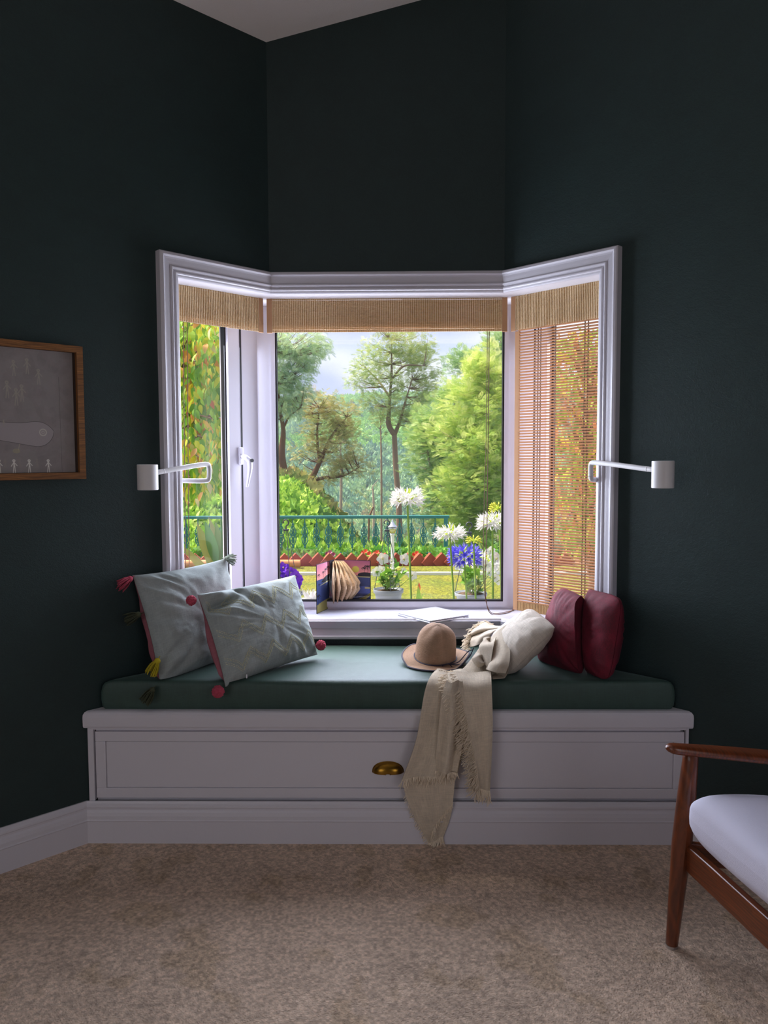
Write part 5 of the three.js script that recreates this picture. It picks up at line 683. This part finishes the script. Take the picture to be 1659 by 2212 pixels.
// bird-of-paradise clump seen through the left casement
{
  const b = at(478, 1230, 7.2).setY(GY), g = thing('bird_of_paradise_plant', 'clump of long paddle leaves outside the left casement', 'plant', b), r = rng(12), LM2 = [leafMat(0x8fa878), leafMat(0xa3a66a), leafMat(0x74a070), leafMat(0xb8b48a)];
  const tips = [[425, 1131, 1], [445, 1125, 2], [438, 1160, 0], [396, 1176, 1], [458, 1118, 3], [470, 1128, 0], [484, 1118, 2], [489, 1150, 3], [478, 1160, 1], [492, 1130, 0], [500, 1120, 2], [512, 1140, 1], [530, 1120, 0], [520, 1165, 3], [464, 1185, 1]];
  tips.forEach(([u, v, k], i) => { const t = at(u, v, 7.0 + 0.5 * r()).sub(b), base = V(0.12 * (r() - 0.5), 0, 0.12 * (r() - 0.5)), mid = V(t.x * 0.32, t.y * 0.62, t.z * 0.4), d = t.clone().sub(mid), L = d.length(); part('stalk', tube([base, V(mid.x * 0.35, mid.y * 0.55, mid.z * 0.4), mid], [0.012, 0.009, 0.006], 6, 6), G.stem, g, true); const m = part('leaf', leafGeo(1, 0.115, 0.1, 0.45, 8), LM2[k], g, true); m.position.copy(mid); m.quaternion.copy(turn(d, (r() - 0.5) * 1.6)); m.scale.setScalar(L * 1.03); });
}
solo('garden_tub', new THREE.LatheGeometry([[0, 0], [0.22, 0], [0.27, 0.14], [0.28, 0.16], [0.25, 0.16], [0, 0.14]].map((p) => new THREE.Vector2(...p)), 28).translate(...at(398, 1232, 9.5).setY(GY)), G.white, 'white round tub standing on the grass at the far left', 'tub');

// ---------------------------------------------------------------- trees
function tree(name, label, o) { // o: base, trunk [[p..], radii], clusters, frond size, colours
  const g = thing(name, label, 'tree', o.base, o.group), r = rng(o.seed), br = [], list = [];
  const trunks = o.trunks.map(([pts, rad]) => { br.push(tube(pts, rad, 8, pts.length * 5)); return path(pts); });
  o.clusters.forEach(([c, rx, ry, n, tone]) => { for (let i = 0; i < n; i++) { const a = r() * 6.28, q = Math.cbrt(r()) , cy = 2 * r() - 1, s = Math.sqrt(1 - cy * cy), tip = V(c.x + Math.cos(a) * s * q * rx, c.y + cy * q * ry, c.z + Math.sin(a) * s * q * rx); let best = null, bd = 1e9; trunks.forEach((f) => { for (let k = 3; k <= 10; k++) { const p = f(k / 10), dd = p.distanceTo(tip) + Math.max(0, p.y - tip.y) * 1.6; if (dd < bd) { bd = dd; best = p; } } }); const L = best.distanceTo(tip), m = best.clone().lerp(tip, 0.55).add(V(0, -0.08 * L, 0)); if (i % (o.branchEvery ?? 1) === 0) br.push(tube([best, m, tip], [Math.min(o.twig * 3, 0.012 * L + o.twig), o.twig, o.twig * 0.5], 4, 4, false));
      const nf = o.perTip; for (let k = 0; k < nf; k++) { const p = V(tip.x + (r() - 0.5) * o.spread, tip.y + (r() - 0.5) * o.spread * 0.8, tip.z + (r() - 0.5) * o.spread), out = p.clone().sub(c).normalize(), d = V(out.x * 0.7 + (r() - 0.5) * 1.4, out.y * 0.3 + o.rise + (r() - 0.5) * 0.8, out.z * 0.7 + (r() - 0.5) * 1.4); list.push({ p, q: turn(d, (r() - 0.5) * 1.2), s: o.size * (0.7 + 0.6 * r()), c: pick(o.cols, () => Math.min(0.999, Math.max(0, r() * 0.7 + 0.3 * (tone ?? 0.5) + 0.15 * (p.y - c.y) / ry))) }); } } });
  part('trunk', br, o.bark, g); scatter('foliage', o.geo ?? FROND, G.leaf, g, list); return g;
}
const W_ = (u, v, d) => at(u, v, d);
{
  // airy tree in the middle of the view
  const d = 34, base = W_(860, 1135, d); base.y = groundY(base.x, base.z);
  tree('airy_tree', 'tall airy tree with a rounded crown, forked trunk, in the middle of the view', { base, seed: 5, bark: G.bark, trunks: [[[base, W_(862, 1100, d), W_(855, 1010, d), W_(852, 940, d)], [0.16, 0.13, 0.12, 0.11]], [[W_(852, 940, d), W_(840, 918, d), W_(841, 880, d), W_(846, 800, d), W_(845, 735, d)], [0.11, 0.12, 0.07, 0.05, 0.02]], [[W_(852, 940, d), W_(862, 915, d), W_(872, 880, d - 0.5), W_(890, 820, d - 0.5)], [0.1, 0.07, 0.05, 0.02]], [[W_(843, 860, d), W_(815, 820, d + 1), W_(785, 790, d + 1)], [0.05, 0.04, 0.02]], [[W_(846, 820, d), W_(875, 790, d - 1), W_(915, 790, d - 1)], [0.05, 0.04, 0.02]]],
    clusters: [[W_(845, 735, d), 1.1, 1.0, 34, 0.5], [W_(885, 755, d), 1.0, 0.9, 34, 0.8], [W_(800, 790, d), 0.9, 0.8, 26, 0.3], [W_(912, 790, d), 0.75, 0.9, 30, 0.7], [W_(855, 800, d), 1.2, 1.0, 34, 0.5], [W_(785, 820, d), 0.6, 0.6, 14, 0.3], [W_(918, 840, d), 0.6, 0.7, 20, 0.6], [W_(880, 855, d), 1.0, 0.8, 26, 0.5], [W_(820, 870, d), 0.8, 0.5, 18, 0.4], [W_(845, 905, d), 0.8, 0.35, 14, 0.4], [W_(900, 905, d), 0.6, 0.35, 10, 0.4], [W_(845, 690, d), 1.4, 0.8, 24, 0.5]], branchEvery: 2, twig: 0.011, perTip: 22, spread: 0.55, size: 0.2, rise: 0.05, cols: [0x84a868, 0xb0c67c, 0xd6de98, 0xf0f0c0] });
}
{
  // feathery wattle thicket on the right: three stems
  const mk = (label, u, d, cl, seed, tone, cols) => { const base = W_(u, 1215, d); base.y = groundY(base.x, base.z); const top = cl[0][0]; tree('feathery_tree', label, { base, seed, bark: G.barkPale, trunks: [[[base, W_(u - 4, 1080, d), W_(u, 960, d), top], [0.07, 0.055, 0.04, 0.015]], [[W_(u - 2, 1120, d), W_(u - 30, 1010, d), W_(u - 45, 930, d)], [0.04, 0.03, 0.01]], [[W_(u - 2, 1100, d), W_(u + 25, 1000, d), W_(u + 40, 900, d)], [0.04, 0.03, 0.01]]], clusters: cl, twig: 0.008, perTip: 26, spread: 0.5, size: 0.2, rise: 0.25, cols }); };
  const C1 = [0x7aa05c, 0xa8c670, 0xd6e488, 0xf6f6ba], C2 = [0x6a9468, 0x94b878, 0xc2d68a, 0xe6eeb0], C3 = [0x5f9068, 0x8fb67c, 0xbcd49a, 0xdee8b8];
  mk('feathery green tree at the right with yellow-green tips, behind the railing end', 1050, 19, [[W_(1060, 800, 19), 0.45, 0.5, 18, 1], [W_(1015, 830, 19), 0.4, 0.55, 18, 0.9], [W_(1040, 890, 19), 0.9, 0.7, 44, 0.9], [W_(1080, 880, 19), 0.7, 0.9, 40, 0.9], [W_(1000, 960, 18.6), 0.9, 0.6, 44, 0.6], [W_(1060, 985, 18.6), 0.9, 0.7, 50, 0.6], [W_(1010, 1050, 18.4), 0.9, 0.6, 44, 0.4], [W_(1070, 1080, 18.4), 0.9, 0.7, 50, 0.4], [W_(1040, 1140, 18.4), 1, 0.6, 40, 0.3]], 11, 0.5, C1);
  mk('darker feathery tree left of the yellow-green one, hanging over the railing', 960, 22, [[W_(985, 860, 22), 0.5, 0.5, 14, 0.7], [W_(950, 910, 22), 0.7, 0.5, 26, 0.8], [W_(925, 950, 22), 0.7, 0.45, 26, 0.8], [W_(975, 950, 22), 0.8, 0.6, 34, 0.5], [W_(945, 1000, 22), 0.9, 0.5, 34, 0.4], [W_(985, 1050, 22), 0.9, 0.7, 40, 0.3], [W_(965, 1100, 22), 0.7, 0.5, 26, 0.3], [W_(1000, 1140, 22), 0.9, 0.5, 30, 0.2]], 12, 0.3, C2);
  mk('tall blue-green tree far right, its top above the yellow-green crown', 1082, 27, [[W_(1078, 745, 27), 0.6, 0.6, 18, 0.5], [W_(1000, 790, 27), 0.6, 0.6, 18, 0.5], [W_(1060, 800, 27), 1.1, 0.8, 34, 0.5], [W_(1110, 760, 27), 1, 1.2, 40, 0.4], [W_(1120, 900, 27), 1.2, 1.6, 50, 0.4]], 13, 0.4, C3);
  // pale tree entering from the left edge of the middle pane
  const d = 24, base = W_(604, 1085, d); base.y = groundY(base.x, base.z);
  tree('pale_feathery_tree', 'pale feathery tree at the left edge of the middle pane, with a gnarled brown trunk', { base, seed: 21, bark: G.barkDark, trunks: [[[base, W_(615, 1030, d), W_(608, 985, d), W_(612, 930, d), W_(604, 880, d), W_(596, 760, d)], [0.13, 0.1, 0.12, 0.07, 0.05, 0.02]], [[W_(610, 930, d), W_(625, 900, d), W_(650, 880, d)], [0.04, 0.03, 0.015]], [[W_(608, 1030, d), W_(622, 1044, d), W_(640, 1040, d)], [0.05, 0.04, 0.02]]],
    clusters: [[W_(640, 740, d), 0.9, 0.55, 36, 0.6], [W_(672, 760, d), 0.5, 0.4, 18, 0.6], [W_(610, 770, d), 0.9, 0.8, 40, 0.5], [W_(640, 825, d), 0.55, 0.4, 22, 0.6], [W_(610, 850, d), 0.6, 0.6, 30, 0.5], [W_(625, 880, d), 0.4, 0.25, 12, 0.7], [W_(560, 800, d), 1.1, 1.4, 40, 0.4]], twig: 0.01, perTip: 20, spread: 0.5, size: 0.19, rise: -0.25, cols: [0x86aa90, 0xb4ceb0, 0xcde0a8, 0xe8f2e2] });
  // olive spreading tree
  const e = 27, b2 = W_(656, 1078, e); b2.y = groundY(b2.x, b2.z);
  tree('olive_toned_tree', 'spreading olive-brown tree leaning on the slope left of centre', { base: b2, seed: 23, bark: G.barkDark, trunks: [[[b2, W_(668, 1040, e), W_(690, 1000, e), W_(715, 945, e), W_(750, 900, e)], [0.13, 0.11, 0.08, 0.05, 0.02]], [[W_(668, 1040, e), W_(700, 1032, e), W_(740, 1028, e), W_(775, 1010, e)], [0.07, 0.06, 0.04, 0.02]], [[W_(690, 1000, e), W_(685, 940, e), W_(690, 880, e)], [0.06, 0.04, 0.02]]],
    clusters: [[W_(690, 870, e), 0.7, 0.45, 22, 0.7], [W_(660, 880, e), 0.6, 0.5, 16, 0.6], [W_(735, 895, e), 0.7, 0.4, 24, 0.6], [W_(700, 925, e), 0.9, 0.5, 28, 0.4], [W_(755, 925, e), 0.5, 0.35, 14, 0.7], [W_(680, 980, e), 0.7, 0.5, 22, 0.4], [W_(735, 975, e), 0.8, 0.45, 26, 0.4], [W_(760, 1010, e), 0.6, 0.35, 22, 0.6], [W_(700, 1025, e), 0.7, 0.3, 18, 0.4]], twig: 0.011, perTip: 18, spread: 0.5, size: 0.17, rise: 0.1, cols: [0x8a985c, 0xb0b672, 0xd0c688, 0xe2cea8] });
  // slender trees down the slope
  [[735, 1095, 960, 32, 'slender pale tree below the olive one'], [822, 1150, 905, 44, 'thin tree just left of the airy tree trunk'], [690, 1110, 1030, 30, 'bare dark sapling below the leaning olive tree'], [934, 1115, 1000, 36, 'straight pale trunk between the airy and the darker feathery tree'], [805, 1120, 1050, 38, 'thin bare sapling above the middle of the railing']].forEach(([u, v, t, dd, label], i) => { const b = W_(u, v, dd); b.y = Math.max(groundY(b.x, b.z) - 0.1, b.y - 6); const bare = i === 2 || i === 4; tree('slender_tree', label, { base: b, seed: 40 + i, bark: i % 2 ? G.bark : G.barkPale, trunks: [[[b, W_(u + 2, (v + t) / 2, dd), W_(u, t, dd)], [0.07, 0.055, 0.03]]], clusters: [[W_(u, t, dd), 0.6, 0.9, bare ? 4 : 14, 0.5]], twig: 0.01, perTip: bare ? 1 : 9, spread: 0.5, size: 0.25, rise: 0.2, cols: [0x4f6a3a, 0x8a9a50, 0xb5b070] }); });
}
{ // glossy tree with yellow and copper young leaves, close outside the left casement; the nearest leaves one by one
  const mk = (name, label, cu, d, seed, n, sx, cvs, few) => {
    const base = at(few ? 300 : cu, 1180, d); base.y = groundY(base.x, base.z); const g = thing(name, label, 'tree', base, null), r = rng(seed), br = [], list = [], top = at(cu, cvs[0], d);
    br.push(tube([base, base.clone().lerp(top, 0.5).add(V(0.1, 0, 0)), top], [0.05, 0.035, 0.012], 8, 16)); const cols = [0x84b848, 0xaad650, 0xdae044, 0xf4e25a, 0xf4b878, 0xeadca8].map((c) => leafMat(c, 0.4)), dark = [0x6c9c4a, 0x8fc048, 0xb2d850, 0xe0e060];
    for (let i = 0; i < n; i++) { const v = lerp(cvs[0], cvs[1], r()), edge = sx * Math.sqrt(Math.max(0.05, Math.sin(Math.PI * Math.min(0.98, 0.14 + 0.8 * (v - cvs[0]) / (cvs[1] - cvs[0]))))), u = cu + (2 * r() - 1) * edge, dd = d - 0.9 + 1.8 * r(), p = at(u, v, dd), b = base.clone().lerp(top, Math.min(1, Math.max(0.1, (p.y - base.y) / (top.y - base.y) - 0.1))); if (i % 6 === 0) br.push(tube([b, b.clone().lerp(p, 0.6).add(V(0, 0.15, 0)), p], [0.02, 0.01, 0.004], 5, 5, false));
      const young = r() < 0.42; for (let k = 0; k < 7; k++) { const q = P(p, V(r() - 0.5, r() - 0.5, r() - 0.5), 0.17), dir = V((r() - 0.5) * 1.5, -0.75 - 0.3 * r(), (r() - 0.5) * 1.5 + 0.3), s = 0.075 * (0.75 + 0.6 * r()), near = few && dd < d - 0.45 && list.near < 0; const it = { p: q, q: turn(dir, (r() - 0.5) * 2.4), s, c: young && k > 2 ? pick([0xd0d830, 0xf0dc4a, 0xf2b26a, 0xe88a5a], r) : pick(dark, r), dd, young: young && k > 2 }; list.push(it); } }
    part('trunk', br, G.bark, g);
    list.sort((a, b) => a.dd - b.dd); const vis = []; const rest = []; const v2 = new THREE.Vector3(); for (const it of list) { v2.copy(it.p).project(camera); const u = (v2.x * 0.5 + 0.5) * 1659, v = (0.5 - v2.y * 0.5) * 2212; if (few && vis.length < 290 && u > 374 && u < 490 && v > 690 && v < 1100) vis.push(it); else rest.push(it); }
    vis.forEach((it) => { const m = part('leaf', BROAD, it.young ? cols[2 + Math.floor(r() * 4)] : cols[Math.floor(r() * 3)], g, true); m.position.copy(it.p).sub(base); m.quaternion.copy(it.q); m.scale.setScalar(it.s); });
    scatter('foliage', BROAD, G.leaf, g, rest);
  };
  mk('glossy_leaved_tree', 'dense tree with drooping yellow-green and copper leaves outside the left casement', 415, 6.2, 61, 620, 76, [690, 1060], true);
  mk('glossy_leaved_tree', 'yellowing tree seen as a blur through the lowered bamboo blind', 1275, 7.5, 62, 500, 110, [720, 1180], false);
}
// undergrowth on the spur, shrubs on the slopes, woods on the far hill
{
  const g = new THREE.Group(); const r = rng(71);
  const spread = (name, label, n, d0, d1, xr, size, cols, geo, mask) => { const list = []; let tries = 0; while (list.length < n && tries++ < n * 12) { const d = d0 + (d1 - d0) * Math.pow(r(), 1.3), x = xr(d, r()), k = mask ? mask(x, d) : 1; if (r() > k) continue; const y = groundY(x, -d), s = size(d, r); list.push({ p: V(x, y + s * 0.25 * r(), -d), q: turn(V(r() - 0.5, 0.3 + r(), r() - 0.5), r() * 6), s, c: pick(cols, r) }); } const o = scatter(name, geo, G.leaf, scene, list); o.name = numbered(name); tag(o, label, 'vegetation'); o.userData.kind = 'stuff'; };
  spread('undergrowth', 'bright green undergrowth covering the slope behind the railing', 15000, 13.3, 24, (d, q) => lerp(-0.36 * d - 1, 0.05 * d, q), (d, r) => 0.16 + 0.26 * r(), [0x6a983c, 0x92be48, 0xbcdc58, 0xd8e87c], SPRIG, (x, d) => smooth(1.0, -1.6, x));
  spread('scrub', 'olive and russet scrub on the slope among the trees', 9000, 22, 60, (d, q) => lerp(-0.34 * d, 0.25 * d, q), (d, r) => 0.22 + 0.5 * r(), [0x566b34, 0x86984a, 0xb3b368, 0xb8a070, 0x7d9a58], SPRIG);
  spread('valley_scrub', 'dark green scrub falling away below the railing', 6000, 13.6, 30, (d, q) => lerp(-0.1 * d, 0.3 * d, q), (d, r) => 0.2 + 0.35 * r(), [0x3f6a34, 0x6a9444, 0x97ad58], SPRIG);
  const blob = new THREE.IcosahedronGeometry(1, 2); { const p = blob.attributes.position, q = V(0, 0, 0); for (let i = 0; i < p.count; i++) { q.fromBufferAttribute(p, i); const k = 0.75 + 0.6 * (fbm(q.x * 2.2 + 4, q.y * 2.2, q.z * 2.2, 3) - 0.35); p.setXYZ(i, q.x * k, q.y * k * 1.1, q.z * k); } blob.computeVertexNormals(); }
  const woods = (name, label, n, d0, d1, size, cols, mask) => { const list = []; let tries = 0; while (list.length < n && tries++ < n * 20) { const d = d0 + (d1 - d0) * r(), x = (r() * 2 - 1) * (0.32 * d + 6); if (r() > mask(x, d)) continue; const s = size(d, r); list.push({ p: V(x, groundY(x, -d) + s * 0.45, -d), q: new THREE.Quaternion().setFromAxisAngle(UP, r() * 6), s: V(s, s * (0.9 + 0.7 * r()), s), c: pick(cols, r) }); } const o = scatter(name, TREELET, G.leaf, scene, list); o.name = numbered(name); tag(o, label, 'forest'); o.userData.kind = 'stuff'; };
  const treelet = []; { const q = V(0, 0, 0), w = rng(5); for (let i = 0; i < 110; i++) { const t = w() * 6.28, y = 2 * w() - 1, s = Math.sqrt(1 - y * y), k = 0.55 + 0.5 * w(), lobe = 0.7 + 0.5 * noise(Math.cos(t) * 2 + 5, y * 2 + 3, Math.sin(t) * 2 + 5); q.set(Math.cos(t) * s, y * 1.15, Math.sin(t) * s).multiplyScalar(k * lobe); treelet.push(leafGeo(0.5, 0.17, 0.4, 0.1, 2).translate(0, 0, -0.25).applyQuaternion(turn(V(w() - 0.5, w() - 0.7, w() - 0.5), w() * 6)).translate(q.x, q.y, q.z)); } }
  const TREELET = merge([...treelet, blob.clone().scale(0.5, 0.6, 0.5)]);
  const patch = (x, d) => fbm(x * 0.02 + 3, d * 0.02, 7, 3);
  woods('hillside_forest', 'green woods in bands across the far hillside, haze blue put into their leaf colour', 12000, 58, 330, (d, r) => (0.4 + 0.7 * r()) * (0.6 + d / 220), [0x5a8a78, 0x7aa68c, 0x90b888, 0xb0cc98], (x, d) => (0.015 + 0.98 * smooth(0.5, 0.44, patch(x, d))) * (0.12 + 0.88 * smooth(100, 160, d)));  // distance haze is put into the leaf colours as a blue shift
  woods('slope_scrub', 'light olive scrub and low trees on the near part of the far slope', 5000, 55, 150, (d, r) => 0.3 + 0.55 * r() * r(), [0x7d9a58, 0xa8b86a, 0xc2ca86, 0x8aa880, 0xc0a884], (x, d) => 0.25 + 0.75 * smooth(0.42, 0.6, fbm(x * 0.06, d * 0.06, 9, 3)));
  woods('tea_bushes', 'light green tea bushes in rows on the far slope', 14000, 62, 380, (d, r) => (0.3 + 0.3 * r()) * (0.6 + d / 260), [0x6fa84a, 0x93c65a, 0xb5dc72], (x, d) => smooth(0.42, 0.5, patch(x, d)) * (Math.sin(groundY(x, -d) * 3.2) > -0.2 ? 1 : 0.05));
  // single trees on the skyline
  for (let i = 0; i < 20; i++) { const u = 592 + i * 25 + 5 * (r() - 0.5), d = 385 + 10 * r(), x = onPlane(u, 850, V(0, 0, -d), nC).x, y = groundY(x, -d), h = 2.5 + 4 * r(), t = thing('ridge_tree', 'small dark tree standing on the distant skyline', 'tree', V(x, y, -d), 'trees on the distant skyline'); part('trunk', tube([V(0, -0.5, 0), V(0, h * 0.7, 0)], 0.22, 5), G.bark, t, true); const tall = r() > 0.5; part('crown', blob.clone().scale(tall ? 0.7 : 1.5, tall ? 1.9 : 1.5, 1.1).translate(0, h * 0.85, 0), mat([0x3f5f50, 0x55755a, 0x4a6a62][i % 3], 0.95), t, true); }
}
// broken posts on the slope
[[797, 1090, 16, 'bent angle-iron fence post above the railing'], [628, 1105, 20, 'short dark stump on the slope at the left'], [693, 1098, 22, 'broken leaning post among the scrub']].forEach(([u, v, d, label], i) => { const t = at(u, v, d), b = V(t.x - 0.02, groundY(t.x, t.z) - 0.05, t.z), k = P(t, UP, -0.25); solo('fence_post', [tube([b, k], 0.022, 6), tube([k, P(k, V(0.09, 0, 0), 1, UP, 0.2)], 0.02, 6)], G.barkDark, label, 'post'); });

scene.fog = new THREE.FogExp2(0xdbe6f8, 0.0011); // light mist in the valley air
renderer.render(scene, camera);
